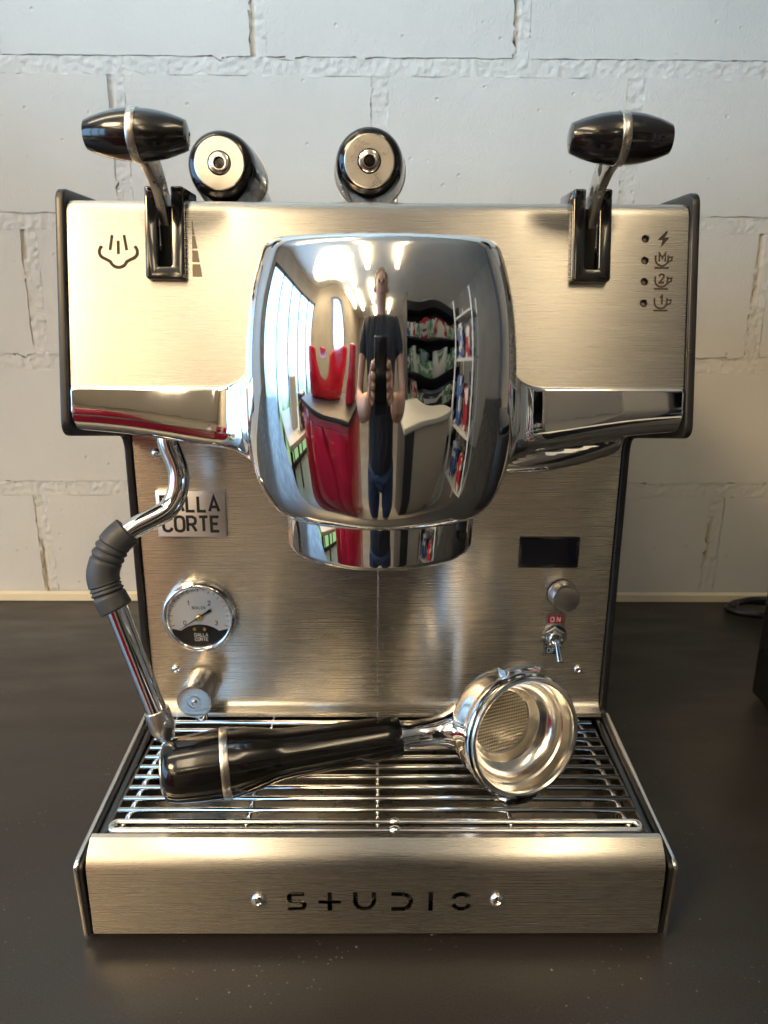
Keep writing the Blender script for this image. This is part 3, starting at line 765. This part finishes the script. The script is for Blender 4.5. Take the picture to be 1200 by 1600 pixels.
mb = MB(); mb.lathe([(.0060, 0), (.0072, .0002), (.0074, .001), (.0074, .0105), (.0070, .0130), (.0052, .0170), (.0046, .0186), (0, .0190)], tp, wd, 28); tipo = mb.build('wand_tip', 'satin', wand, 40)
side = (Vector((.75, -.6, 0))-wd*Vector((.75, -.6, 0)).dot(wd)).normalized()
mb = MB(); mb.lathe([(.0026, .0060), (.0024, .0078), (0, .0078)], tp+wd*.0085, side, 16)
mb.build('tip_nozzle', 'satin', wand, 30)

# ------------------------------------------------------------------ drip grate of welded wire
GR = empty('drip_grate', (0, -.433, .0625))
tag(GR, 'chromed wire drip grate lying in the tray of the machine', 'grate')
zr = .0660; rr = .00162
rods = [-.4752+.01012*k for k in range(11)]
mb = MB(); mb.tube([(-.1465, 0, 0), (.1475, 0, 0)], rr, 12); rod_me = mb.mesh('rod')
for i, y in enumerate(rods):
    o = link('rod', rod_me if i else rod_me, None, None); o.location = (0, y, zr); o.parent = GR; o.matrix_parent_inverse = Matrix.Translation(-GR.location)
rod_me.materials.append(M['wire']); rod_me.shade_smooth()
xe = .1462
loop = [(-xe+.004, -.4853, zr), (xe-.004, -.4853, zr)]+[(xe-.004+.0036*math.cos(R(a)), -.48885+.00355*math.sin(R(a)), zr-.0004*0) for a in range(75, -76, -15)]+[(xe-.004, -.4924, zr), (-xe+.004, -.4924, zr)]+[(-xe+.004-.0036*math.cos(R(a)), -.48885-.00355*math.sin(R(a)), zr) for a in range(75, -76, -15)]
lp = []
for i in range(len(loop)):
    a = Vector(loop[i]); b = Vector(loop[(i+1) % len(loop)])
    for k in range(6 if (b-a).length > .05 else 1): lp.append(a+(b-a)*k/(6 if (b-a).length > .05 else 1))
mb = MB(); mb.tube(lp, .0018, 12, closed=True)
for px in (.010,):
    for py, s in ((-.4924, .0026), (-.4853, .0022)):
        mb.lathe([(0, -.004), (s*.75, -.0025), (s, 0), (s*.8, .002), (0, .0045)], (px, py, zr+.0003), (1, 0, .05), 12)
mb.build('front_loop', 'wire', GR, 60)
for x in (-.0725, .0005, .0750):
    mb = MB(); mb.tube([(x, -.4935, zr-.0029), (x, -.3725, zr-.0029)], .0015, 10); mb.build('cross_wire', 'wire', GR, 60)
for sx in (-1, 1):
    x = sx*.1405
    mb = MB(); mb.tube(smooth_path([(x, -.4900, zr-.0031), (x, -.43, zr-.0031), (x, -.3740, zr-.0031), (x, -.3722, zr-.0060), (x, -.3722, .0335)], 6), .0018, 10); mb.build('side_wire', 'wire', GR, 60)
    mb = MB(); mb.tube([(x, -.4880, zr-.0034), (x, -.4880, .0335)], .0018, 10); mb.build('support_leg', 'wire', GR, 60)

# ------------------------------------------------------------------ portafilters
def handle_parts(root, E, d, cap=True):
    """black handle: E = bulb end, d = unit axis towards the head"""
    pr = [(0, -.0002), (.0125, 0), (.0150, .0008), (.0167, .0028), (.0178, .008), (.0188, .018), (.0195, .0290), (.0197, .0345), (.0194, .0375), (.0184, .046), (.0166, .056), (.0148, .0645), (.0142, .072), (.0138, .085), (.0131, .105), (.0124, .128), (.0121, .1360), (.0114, .1368), (0, .1368)]
    pr = pr[:4]+[(q.x, q.y) for q in smooth_path([(a, b, 0) for a, b in pr[4:-3]], 4)]+pr[-3:]
    mb = MB(); mb.lathe(pr, E, d, 64); h = mb.build('handle', 'black_handle', root, 40)
    mb = MB(); mb.lathe([(.0190, .0325), (.01995, .0325), (.02015, .0329), (.0201, .0367), (.0199, .0371), (.0190, .0371)], E, d, 64); mb.build('handle_ring', 'satin', h, 40)
    if cap:
        mb = MB(); mb.lathe([(.0133, .0006), (.0131, -.0004), (.0126, -.0007), (.0062, -.0007), (.0060, .0), (.0056, .0)], E, d, 48); mb.build('end_cap', 'satin', h, 30)
        mb = MB(); mb.lathe([(.0056, -.0002), (.0054, -.0012), (.0048, -.0015), (.0030, -.0015)], E, d, 32); mb.lathe([(.0030, -.0015), (.0029, .0006), (0, .0008)], E, d, 6); mb.build('cap_screw', 'steel', h, 30)
    return h
def portafilter(loc, E, d, Mo, n, label, lug_dir, spout=True):
    """E bulb end, d handle axis, Mo mouth centre, n mouth normal"""
    root = empty('portafilter', loc); tag(root, label, 'portafilter', 'portafilters')
    d = Vector(d).normalized(); n = Vector(n).normalized(); Mo = Vector(Mo); E = Vector(E)
    handle_parts(root, E, d)
    S0 = E+d*.1362; S1 = E+d*.176
    mb = MB(); mb.lathe([(0, 0), (.0086, 0), (.0086, .004), (.0078, .0060), (.0082, .020), (.0105, .028), (.015, .036)], S0, d, 10, start=.2); mb.build('neck', 'chrome', root, 40)
    inw = -n
    body = [(.0336, .0035), (.0352, .0020), (.0362, .0022), (.0368, .0034), (.0368, .0060), (.0362, .0075), (.0352, .0085), (.0350, .0120), (.0351, .0180), (.0345, .0240), (.0325, .0300), (.0290, .0350), (.0235, .0390), (.0160, .0412), (0, .0420)]
    mb = MB(); mb.lathe(body, Mo, inw, 96); bo = mb.build('head', 'chrome', root, 50)
    for s in (1, -1):
        l = Vector(lug_dir); l = (l-n*l.dot(n)).normalized()*s; tdir = n.cross(l)
        pts = []
        mb = MB(); angs = [R(a) for a in range(-17, 18, 2)]; rows = []
        for dep in (.0035, .0042, .0108, .0116):
            for rad_ in ((.0345, .0408) if dep in (.0035, .0116) else (.0345, .0416)):
                rows.append((dep, rad_))
        vs = []; fs = []
        ringsn = [(.0036, .0340), (.0036, .0404), (.0044, .0414), (.0110, .0414), (.0120, .0404), (.0120, .0340)]
        for a in angs:
            for dep, rad_ in ringsn: vs.append(Mo+inw*dep+(l*math.cos(a)+tdir*math.sin(a))*rad_)
        k6 = len(ringsn)
        for i in range(len(angs)-1):
            for k in range(k6): fs.append((i*k6+k, i*k6+(k+1) % k6, (i+1)*k6+(k+1) % k6, (i+1)*k6+k))
        fs += [tuple(range(k6)), tuple((len(angs)-1)*k6+k for k in range(k6))]
        mb.add(vs, fs); mb.build('lug', 'chrome', bo, 40)
    bas = [(.0350, .0016), (.0352, .0004), (.0346, -.0006), (.0332, -.0008), (.0322, .0000), (.0317, .0014), (.0313, .0045), (.0309, .0085), (.0300, .0094), (.0299, .0105), (.0303, .0114), (.0300, .0135), (.0285, .0165), (.0262, .0190), (.0240, .0200), (.0226, .0208), (.0217, .0225), (.0208, .0265), (.0200, .0280), (.0188, .0285)]
    mb = MB(); mb.lathe(bas, Mo, inw, 96); ba = mb.build('filter_basket', 'basket', root, 28)
    mb = MB(); mb.lathe([(.0190, .0284), (.010, .0286), (0, .0287)], Mo, inw, 48); mb.build('perforated_base', perforated(Mo, n, d), ba, 30)
    if spout:
        l = Vector((0, 0, -1)); q = Mo+inw*.0405
        path = smooth_path([q, q+inw*.008+l*.002, q+inw*.014+l*.010, q+inw*.016+l*.020], 6)
        mb = MB(); mb.tube(path, [.0095]*6+[.009]*6+[.0075]*(len(path)-12), 20); mb.build('spout', 'chrome', bo, 50)
    return root
def perforated(Mo, n, d):
    if 'perf' in M: return M['perf']
    m = mat('perforated_steel', (.62, .56, .45), .28, 1); nt = m.node_tree; b = nt.nodes['Principled BSDF']; N = nt.nodes.new; Lk = nt.links.new
    n = Vector(n); u = Vector(d); u = (u-n*u.dot(n)).normalized(); v = n.cross(u)
    geo = N('ShaderNodeNewGeometry')
    def dot(vec, k):
        q = N('ShaderNodeVectorMath'); q.operation = 'DOT_PRODUCT'; q.inputs[1].default_value = Vector(vec)*k; Lk(geo.outputs['Position'], q.inputs[0])
        s = N('ShaderNodeMath'); s.operation = 'SINE'; Lk(q.outputs['Value'], s.inputs[0]); return s.outputs[0]
    k = 2*math.pi/.0024
    s = None
    prod = N('ShaderNodeMath'); prod.operation = 'MULTIPLY'; Lk(dot((u+v*.577), k), prod.inputs[0]); Lk(dot((u-v*.577), k), prod.inputs[1])
    r = N('ShaderNodeMapRange'); r.inputs[1].default_value = .20; r.inputs[2].default_value = .55; Lk(prod.outputs[0], r.inputs[0])
    mx = N('ShaderNodeMix'); mx.data_type = 'RGBA'; mx.inputs[6].default_value = (.62, .56, .45, 1); mx.inputs[7].default_value = (.025, .022, .018, 1); Lk(r.outputs[0], mx.inputs[0]); Lk(mx.outputs[2], b.inputs['Base Color'])
    bp = N('ShaderNodeBump'); bp.inputs['Strength'].default_value = .8; bp.inputs['Distance'].default_value = .0004; bp.invert = True; Lk(prod.outputs[0], bp.inputs['Height']); Lk(bp.outputs[0], b.inputs['Normal'])
    M['perf'] = m; return m
E0 = Vector((-.1205, -.4716, .0880)); N0 = Vector((.0425, -.4390, .0955)); D0 = (N0-E0).normalized()
portafilter((.0, -.455, .0675), E0, D0, (.0850, -.4650, .1062), (.36, -.912, .174), 'portafilter lying on the drip grate, basket facing the viewer', (.05, 0, 1))
# two more on top of the machine, handles towards the viewer
portafilter((-.0827, -.203, .3745), (-.0827, -.4165, .4130), (0, 1, -.090), (-.0827, -.203, .3760), (0, 0, -1), 'left portafilter on top of the machine, steel handle cap beside the left lever', (1, 0, 0), spout=False)
portafilter((-.005, -.2, .3745), (-.0050, -.4165, .4145), (0, 1, .01), (.0135, -.2005, .4166), (1, 0, .0), 'middle portafilter on top of the machine, handle cap above the chrome group head', (0, 1, .2), spout=False)
mb = MB(); mb.box(-.1560, .1560, -.397, -.10, .3716, .3745, .0008); mb.build('cup_tray', 'satin', MACH, 30)

# ------------------------------------------------------------------ things at the right edge
GB = empty('appliance', (.42, -.33, 0)); tag(GB, 'black box-shaped appliance cut off by the right edge of the picture', 'appliance')
mb = MB(); mb.box(.3415, .49, -.43, -.2316, .004, .21, .003, 3); mb.build('housing', 'black_satin', GB, 40)
mb = MB(); mb.box(.349, .483, -.42, -.24, .2101, .222, .003, 3); mb.build('lid', 'black_gloss', GB, 40)
for x in (.358, .475):
    for y in (-.415, -.247):
        mb = MB(); mb.lathe([(0, 0), (.008, 0), (.008, .006), (0, .006)], (x, y, .0003), (0, 0, 1), 20); mb.build('foot', 'black_matte', GB, 40)
mb = MB(); pts = []
for k in range(70):
    a = k/69*2*math.pi*2.6; rr_ = .043-.014*k/69
    pts.append((.449+rr_*math.cos(a+2.6), -.043+.020*math.sin(a+2.6), .0042+.0060*(k/69)+.0016*math.sin(a*1.3)))
pts += [(.52, -.05, .012), (.60, -.04, .006), (.75, -.05, .005)]
mb.tube(smooth_path(pts, 3), .0036, 10); cbl = mb.build('power_cable', 'black_satin', None, 60); tag(cbl, 'coiled black power cable on the counter behind the black appliance', 'cable')

# ------------------------------------------------------------------ the shop behind the camera, seen in the chrome
FZ, CZ = -.92, 1.95
M['floor'] = mat('shop_floor', (.22, .20, .17), .35, vary=[((2, 2, 2), 'Base Color', (.18, .16, .14), (.26, .235, .20), 4)])
M['ceiling'] = mat('shop_ceiling', (.80, .78, .74), .8, vary=[((3, 3, 3), 'Base Color', (.77, .75, .71), (.83, .81, .77), 3)])
M['shop_wall'] = mat('shop_wall', (.42, .38, .32), .8, vary=[((2, 2, 2), 'Base Color', (.38, .34, .29), (.46, .42, .36), 3)])
M['lamp'] = mat('lamp_diffuser', (.9, .88, .8), .5, emis=(LAMP_WARM, LAMP_E))
M['lamp_body'] = mat('lamp_body', (.7, .7, .68), .5)
M['red_cloth'] = mat('red_display', (.62, .01, .035), .12, 0, .6, coat=.7, vary=[((9, 9, 4), 'Base Color', (.45, .008, .02), (.75, .015, .06), 3)], bump=[((7, 7, 5), .5, .03, 3)])
M['cabinet'] = mat('pale_cabinet', (.45, .38, .28), .5)
M['dark_cab'] = mat('dark_cabinet', (.03, .028, .028), .5)
def printed(name, base, ink):
    m = mat(name, base, .4); nt = m.node_tree; b = nt.nodes['Principled BSDF']; N = nt.nodes.new; Lk = nt.links.new
    g = N('ShaderNodeNewGeometry'); mp = N('ShaderNodeMapping'); mp.inputs['Scale'].default_value = (14, 14, 22); Lk(g.outputs['Position'], mp.inputs[0])
    v = N('ShaderNodeTexVoronoi'); v.distance = 'CHEBYCHEV'; v.inputs['Scale'].default_value = 1; Lk(mp.outputs[0], v.inputs['Vector'])
    r = N('ShaderNodeValToRGB'); r.color_ramp.interpolation = 'CONSTANT'; e = r.color_ramp.elements
    e[0].position = 0; e[0].color = (*ink, 1); e[1].position = .22; e[1].color = (*base, 1); q = e.new(.62); q.color = (*[c*.55 for c in base], 1); q = e.new(.8); q.color = (.6, .57, .5, 1)
    sp = N('ShaderNodeSeparateColor'); Lk(v.outputs['Color'], sp.inputs[0]); Lk(sp.outputs[0], r.inputs[0]); Lk(r.outputs[0], b.inputs['Base Color']); return m
M['green'] = printed('green_boxes', (.16, .36, .18), (.65, .62, .5)); M['goods_red'] = printed('red_boxes', (.45, .03, .04), (.6, .55, .45)); M['goods_blue'] = printed('blue_boxes', (.07, .12, .36), (.6, .6, .6))
M['goods_pale'] = mat('pale_boxes', (.60, .57, .49), .5); M['goods_dark'] = printed('dark_boxes', (.04, .04, .045), (.5, .4, .2))
# outdoor view through the glazing: daylight sky above, trees below
wm = bpy.data.materials.new('daylit_window'); wm.use_nodes = True; nt = wm.node_tree; b = nt.nodes['Principled BSDF']
geo = nt.nodes.new('ShaderNodeNewGeometry'); sep = nt.nodes.new('ShaderNodeSeparateXYZ'); nt.links.new(geo.outputs['Position'], sep.inputs[0])
nzn = nt.nodes.new('ShaderNodeTexNoise'); nzn.inputs['Scale'].default_value = 3; nzn.inputs['Detail'].default_value = 5; nt.links.new(geo.outputs['Position'], nzn.inputs['Vector'])
ad = nt.nodes.new('ShaderNodeMath'); ad.operation = 'MULTIPLY_ADD'; ad.inputs[1].default_value = .9; nt.links.new(nzn.outputs['Fac'], ad.inputs[0]); nt.links.new(sep.outputs['Z'], ad.inputs[2])
rmp = nt.nodes.new('ShaderNodeValToRGB'); nt.links.new(ad.outputs[0], rmp.inputs[0])
rmp.color_ramp.elements[0].position = .22; rmp.color_ramp.elements[0].color = (.07, .12, .05, 1)
rmp.color_ramp.elements[1].position = .60; rmp.color_ramp.elements[1].color = (.38, .66, 1, 1)
b.inputs['Base Color'].default_value = (.02, .02, .02, 1); b.inputs['Roughness'].default_value = .1
nt.links.new(rmp.outputs[0], b.inputs['Emission Color']); b.inputs['Emission Strength'].default_value = WIN_E
M['window'] = wm
XL, XR, YB = -2.6, 3.6, -7.0
tag(MB().box(XL, XR, YB, -.70, FZ-.02, FZ).build('floor', 'floor', None, 30), kind='structure')
tag(MB().box(XL, XR, YB, .1, CZ, CZ+.02).build('ceiling', 'ceiling', None, 30), kind='structure')
tag(MB().box(XL, XR, YB-.05, YB, FZ, CZ).build('wall_back', 'shop_wall', None, 30), kind='structure')
tag(MB().box(XR, XR+.05, YB, .1, FZ, CZ).build('wall_right', 'shop_wall', None, 30), kind='structure')
wl_ = tag(MB().box(XL-.06, XL-.01, YB, .1, FZ, CZ).build('wall_left', 'shop_wall', None, 30), kind='structure')
WN = empty('shop_window', (XL, -2.0, -.1)); tag(WN, 'tall daylit shop window reflected in the left of the chrome group head', 'window')
ys = [-.20-.62*k for k in range(6)]
for a, b_ in zip(ys, ys[1:]):
    MB().box(XL, XL+.01, b_+.03, a-.03, -.84, 1.45).build('pane', 'window', WN, 30)
mb = MB()
for y in ys: mb.box(XL, XL+.05, y-.03, y+.03, -.90, 1.5)
mb.box(XL, XL+.05, ys[-1]-.03, ys[0]+.03, 1.451, 1.51); mb.box(XL, XL+.05, ys[-1]-.03, ys[0]+.03, -.90, -.841); mb.build('window_frame', 'dark_cab', WN, 30)
def lamp(x, y, lx, ly, lab):
    zl = CZ-.14
    o = empty('ceiling_lamp', (x, y, zl)); tag(o, lab, 'lamp', 'ceiling lamps reflected in the chrome')
    MB().box(x-lx/2, x+lx/2, y-ly/2, y+ly/2, zl-.018, zl+.018, .004).build('diffuser', 'lamp', o, 30)
    for s in (-.4, .4):
        mb = MB(); mb.tube([(x+lx*s*(lx > ly), y+ly*s*(ly > lx), zl+.019), (x+lx*s*(lx > ly), y+ly*s*(ly > lx), CZ-.001)], .004, 8)
        mb.build('suspension_wire', 'lamp_body', o, 30)
for x, y, lx, ly, lab in [
    (-.55, -2.0, .16, 1.3, 'long ceiling lamp just left above the photographer in the chrome reflection'),
    (.62, -2.0, .14, 1.2, 'ceiling lamp just right above the photographer in the chrome reflection'),
    (-.55, -4.0, .16, 1.3, 'ceiling lamp further back in the row left of the reflected head'),
    (.62, -5.2, .14, 1.2, 'small far ceiling lamp right of the reflected head in the chrome'),
    (-1.5, -2.6, .18, 1.5, 'broad ceiling lamp nearest the reflected shop window'),
    (-1.5, -4.6, .20, 1.5, 'broad far ceiling lamp in the row by the reflected shop window'),
    (-2.2, -4.2, .2, 1.5, 'ceiling lamp along the wall beyond the reflected shop window'),
    (-.55, -5.9, .16, 1.2, 'farthest ceiling lamp directly left of the reflected head'),
    (-1.1, -.75, 1.2, .16, 'crosswise ceiling lamp at the top left of the chrome reflection')]:
    lamp(x, y, lx, ly, lab)
# red display cabinet on the left
RD = empty('red_display_cabinet', (-.78, -1.5, FZ)); tag(RD, 'red display cabinet reflected left of the photographer in the chrome', 'display cabinet')
MB().box(-1.10, -.50, -1.85, -1.30, FZ, .06, .01).build('carcass', 'red_cloth', RD, 30)
MB().box(-1.13, -.47, -1.88, -1.27, .061, .085, .004).build('top', 'dark_cab', RD, 30)
for x in (-.98, -.62): MB().box(x-.07, x+.07, -1.7, -1.5, .086, .42, .02).build('upright_panel', 'red_cloth', RD, 30)
for k in range(3): MB().box(-1.08+.19*k, -.91+.19*k, -1.299, -1.290, FZ+.08, .02, .004).build('door', 'red_cloth', RD, 30)
# counter island and shelves on the right
IS = empty('counter_island', (.8, -1.7, FZ)); tag(IS, 'pale counter island reflected right of the photographer in the chrome', 'counter')
MB().box(.42, .62, -1.95, -1.45, FZ, .0, .006).build('front', 'dark_cab', IS, 30); MB().box(.622, 1.0, -1.95, -1.45, FZ, .0, .006).build('side', 'cabinet', IS, 30)
MB().box(.40, 1.03, -1.98, -1.42, .001, .03, .004).build('top', 'goods_pale', IS, 30)
SH = empty('goods_shelf', (2.0, -2.6, FZ)); tag(SH, 'dark shelf full of coloured goods reflected at the right of the chrome', 'shelf')
MB().box(1.0, 2.7, -2.95, -2.90, FZ, 1.3).build('back_board', 'dark_cab', SH, 30)
for z in (-.6, -.2, .2, .6, 1.0): MB().box(1.0, 2.7, -2.899, -2.5, z-.02, z).build('shelf_board', 'dark_cab', SH, 30)
for x in (.98, 2.7): MB().box(x, x+.02, -2.95, -2.5, FZ, 1.3).build('upright', 'dark_cab', SH, 30)
kinds = ['green', 'goods_red', 'green', 'goods_dark', 'goods_pale', 'goods_blue', 'green', 'goods_dark']
cname = {'green': 'green', 'goods_red': 'red', 'goods_dark': 'black', 'goods_pale': 'cream', 'goods_blue': 'blue'}; ordn = ['first', 'second', 'third', 'fourth', 'fifth', 'sixth', 'seventh', 'eighth', 'ninth', 'tenth', 'eleventh', 'twelfth', 'thirteenth']
sname = {-.6: 'lowest', -.2: 'second lowest', .2: 'second highest', .6: 'highest'}
for z in (-.6, -.2, .2, .6):
    x = 1.03; nb = 0
    while x < 2.55:
        w_ = random.uniform(.12, .25); h_ = random.uniform(.16, .32)
        km = random.choice(kinds); o = MB().box(x, x+w_, -2.85, -2.55, z+.001, z+h_, .004).build('goods_box', km, None, 30); nb += 1
        tag(o, f'{cname[km]} goods box, {ordn[nb-1]} from the left on the {sname[z]} shelf in the reflection', 'box', 'goods boxes on the shelf'); x += w_+random.uniform(.01, .04)

TR = empty('tall_rack', (1.3, -1.2, FZ)); tag(TR, 'tall metal rack reflected at the right edge of the chrome', 'rack')
for x in (1.15, 1.62):
    for y in (-1.55, -.98): MB().box(x, x+.03, y, y+.03, FZ, .85).build('post', 'lamp_body', TR, 30)
for z in (-.5, -.1, .3, .65): MB().box(1.191, 1.619, -1.54, -.96, z, z+.02).build('shelf_board', 'goods_pale', TR, 30)
BX = [(1.22, -1.4, .17, .28, 'goods_blue'), (1.42, -1.35, .15, .2, 'goods_dark'), (1.22, -1.15, .12, .22, 'goods_red'), (1.40, -1.1, .16, .3, 'goods_dark')]
for z, zn in ((-.48, 'low'), (-.08, 'middle'), (.32, 'high')):
    for (x, y, w_, h_, m_), wn in zip(BX, ('left back', 'right back', 'left front', 'right front')):
        o = MB().box(x, x+w_, y-.06, y+.06, z+.001, z+h_, .004).build('carton', m_, None, 30)
        tag(o, f'{cname[m_]} carton at the {wn} of the {zn} board of the reflected rack', 'carton', 'cartons on the tall rack')
LT = empty('low_table', (-1.6, -1.2, FZ)); tag(LT, 'low dark table in front of the shop window, reflected in the chrome', 'table')
MB().box(-2.1, -1.2, -1.6, -.85, -.16, -.12, .004).build('table_top', 'goods_pale', LT, 30)
for x in (-2.05, -1.3):
    for y in (-1.55, -.92): MB().box(x, x+.06, y, y+.06, FZ, -.161).build('leg', 'dark_cab', LT, 30)
for i, (x, y, w_, h_, m_) in enumerate(((-1.95, -1.3, .2, .22, 'goods_dark'), (-1.6, -1.2, .16, .3, 'goods_pale'), (-1.38, -1.4, .12, .2, 'goods_dark'))):
    o = MB().box(x, x+w_, y-.1, y+.1, -.119, -.119+h_, .01).build('canister', m_, None, 30); tag(o, ['wide black canister', 'tall cream canister', 'small black canister'][i]+' on the low table, reflected in the chrome', 'canister', 'canisters on the low table')

# ------------------------------------------------------------------ photographer and phone, reflected in the chrome
def skin(name, joints, edges, m, parent, root=0, sub=2):
    me = bpy.data.meshes.new(name); me.from_pydata([j[:3] for j in joints], edges, [])
    o = bpy.data.objects.new(name, me); COL.objects.link(o)
    md = o.modifiers.new('skin', 'SKIN'); md.use_smooth_shade = True
    for i, j in enumerate(joints):
        sv = me.skin_vertices[0].data[i]; sv.radius = (j[3], j[4] if len(j) > 4 else j[3]); sv.use_root = (i == root)
    s = o.modifiers.new('sub', 'SUBSURF'); s.levels = sub; s.render_levels = sub
    bpy.context.view_layer.update(); dg = bpy.context.evaluated_depsgraph_get()
    me2 = bpy.data.meshes.new_from_object(o.evaluated_get(dg)); bpy.data.objects.remove(o)
    return link(name, me2, m, parent, 180)
M['skin'] = mat('skin', (.50, .28, .19), .5); M['shirt'] = mat('dark_shirt', (.022, .022, .028), .8, bump=[((22, 22, 9), .9, .03, 3)]); M['jeans'] = mat('blue_jeans', (.035, .05, .10), .8, bump=[((14, 14, 24), .8, .03, 3)])
M['hair'] = mat('fair_hair', (.22, .13, .06), .6); M['shoe'] = mat('dark_shoe', (.03, .03, .03), .5); M['lips'] = mat('lips', (.38, .14, .11), .5); M['eye'] = mat('eye', (.05, .04, .03), .2)
PY = -1.30
PE = empty('person', (0, PY, FZ)); tag(PE, 'person in dark t-shirt and jeans holding a phone, reflected in the chrome', 'person')
J = [(0, PY, .02, .10, .08), (0, PY, .20, .10, .08), (0, PY+.0, .38, .12, .09), (0, PY, .49, .09, .075), (0, PY+.01, .555, .055), (0, PY+.02, .62, .066, .08), (0, PY+.03, .70, .082, .10), (0, PY+.02, .775, .076, .092), (0, PY+.02, .815, .04, .05)]
Eg = [(0, 1), (1, 2), (2, 3), (3, 4), (4, 5), (5, 6), (6, 7), (7, 8)]
for s in (-1, 1):
    n0 = len(J); J += [(s*.19, PY, .475, .058), (s*.25, PY+.07, .27, .046), (s*.255, PY+.12, .18, .043), (s*.16, PY+.29, .20, .034), (s*.075, -.885, .235, .027)]
    Eg += [(2, n0), (n0, n0+1), (n0+1, n0+2), (n0+2, n0+3), (n0+3, n0+4)]
    n1 = len(J); J += [(s*.10, PY, -.08, .088), (s*.105, PY+.015, -.44, .062), (s*.105, PY-.01, -.80, .042), (s*.11, PY+.05, -.885, .032, .03), (s*.115, PY+.15, -.895, .028, .02)]
    Eg += [(0, n1), (n1, n1+1), (n1+1, n1+2), (n1+2, n1+3), (n1+3, n1+4)]
skin('body', J, Eg, 'skin', PE)
T = [(0, PY, -.13, .19, .15), (0, PY, .0, .18, .145), (0, PY, .20, .175, .14), (0, PY, .38, .185, .135), (0, PY, .49, .125, .10), (0, PY+.008, .525, .072)]
TE = [(0, 1), (1, 2), (2, 3), (3, 4), (4, 5)]
for s in (-1, 1):
    n0 = len(T); T += [(s*.19, PY, .475, .076), (s*.245, PY+.055, .315, .066)]; TE += [(3, n0), (n0, n0+1)]
skin('shirt', T, TE, 'shirt', PE)
T = [(0, PY, -.01, .146, .108)]; TE = []
for s in (-1, 1):
    n0 = len(T); T += [(s*.10, PY, -.10, .102), (s*.105, PY+.015, -.44, .078), (s*.105, PY-.005, -.82, .060)]; TE += [(0, n0), (n0, n0+1), (n0+1, n0+2)]
skin('trousers', T, TE, 'jeans', PE)
skin('hair', [(0, PY-.05, .66, .085, .07), (0, PY-.03, .76, .105, .10), (0, PY+.01, .83, .10, .11), (0, PY+.04, .855, .06, .08)], [(0, 1), (1, 2), (2, 3)], 'hair', PE)
for s in (-1, 1):
    mb = MB(); mb.lathe([(0, -.012), (.009, -.008), (.012, 0), (.009, .008), (0, .012)], (s*.032, PY+.116, .712), (0, 1, 0), 16); mb.build('eye', 'eye', PE, 180)
    mb = MB(); mb.lathe([(0, -.02), (.020, -.010), (.022, 0), (.018, .012), (0, .02)], (s*.086, PY+.02, .70), (1, 0, .0), 16); mb.build('ear', 'skin', PE, 180)
    skin('shoe', [(s*.11, PY-.05, -.875, .042, .038), (s*.112, PY+.06, -.885, .045, .032), (s*.116, PY+.17, -.892, .040, .024)], [(0, 1), (1, 2)], 'shoe', PE)
skin('nose', [(0, PY+.118, .722, .010), (0, PY+.128, .695, .015), (0, PY+.132, .678, .017)], [(0, 1), (1, 2)], 'skin', PE)
skin('mouth', [(-.024, PY+.100, .640, .006), (0, PY+.108, .640, .008), (.024, PY+.100, .640, .006)], [(0, 1), (1, 2)], 'lips', PE, 1)
# hands close round the lower half of the phone
camM = cam.matrix_world
def cl(x, y, z): return camM @ Vector((x, y, z))
for s in (-1, 1):
    JH = []; EH = []
    def add(p, r, prev=None):
        q = cl(*p); JH.append((q.x, q.y, q.z, r)); i = len(JH)-1
        if prev is not None: EH.append((prev, i))
        return i
    w_ = JH_w = Vector((s*.075, -.885, .235)); JH.append((w_.x, w_.y, w_.z, .026))
    p0 = add((s*.052, -.088, .034), .026, 0)
    p1 = add((s*.050, -.062, .026), .022, p0)
    for k, (dy, ln) in enumerate(((-.035, .030), (-.055, .033), (-.075, .030), (-.094, .024))):
        a = add((s*.049, dy, .022), .0105, p1 if k < 2 else p0)
        b2 = add((s*.0475, dy+.002, .006), .0092, a)
        c2 = add((s*(.0475-ln*.55), dy+.003, .0020), .0082, b2)
    a = add((s*.040, -.040, .032), .012, p1); b2 = add((s*.020, -.022, .030), .0105, a); c2 = add((s*.008, -.012, .029), .009, b2)
    skin('hand', JH, EH, 'skin', PE)
mb = MB(); mb.box(-.036, .036, -.128, .026, .0085, .0165, .0025, 3, frame=camM)
ph = mb.build('mobile_phone', 'black_gloss', None, 40); tag(ph, 'black mobile phone held up by the photographer, reflected in the chrome', 'phone')
mb = MB(); mb.lathe([(.0052, 0), (.0052, .0006), (0, .0006)], cl(0, .0, .0083), fwd, 24); mb.build('phone_lens', 'glass_black', ph, 40)
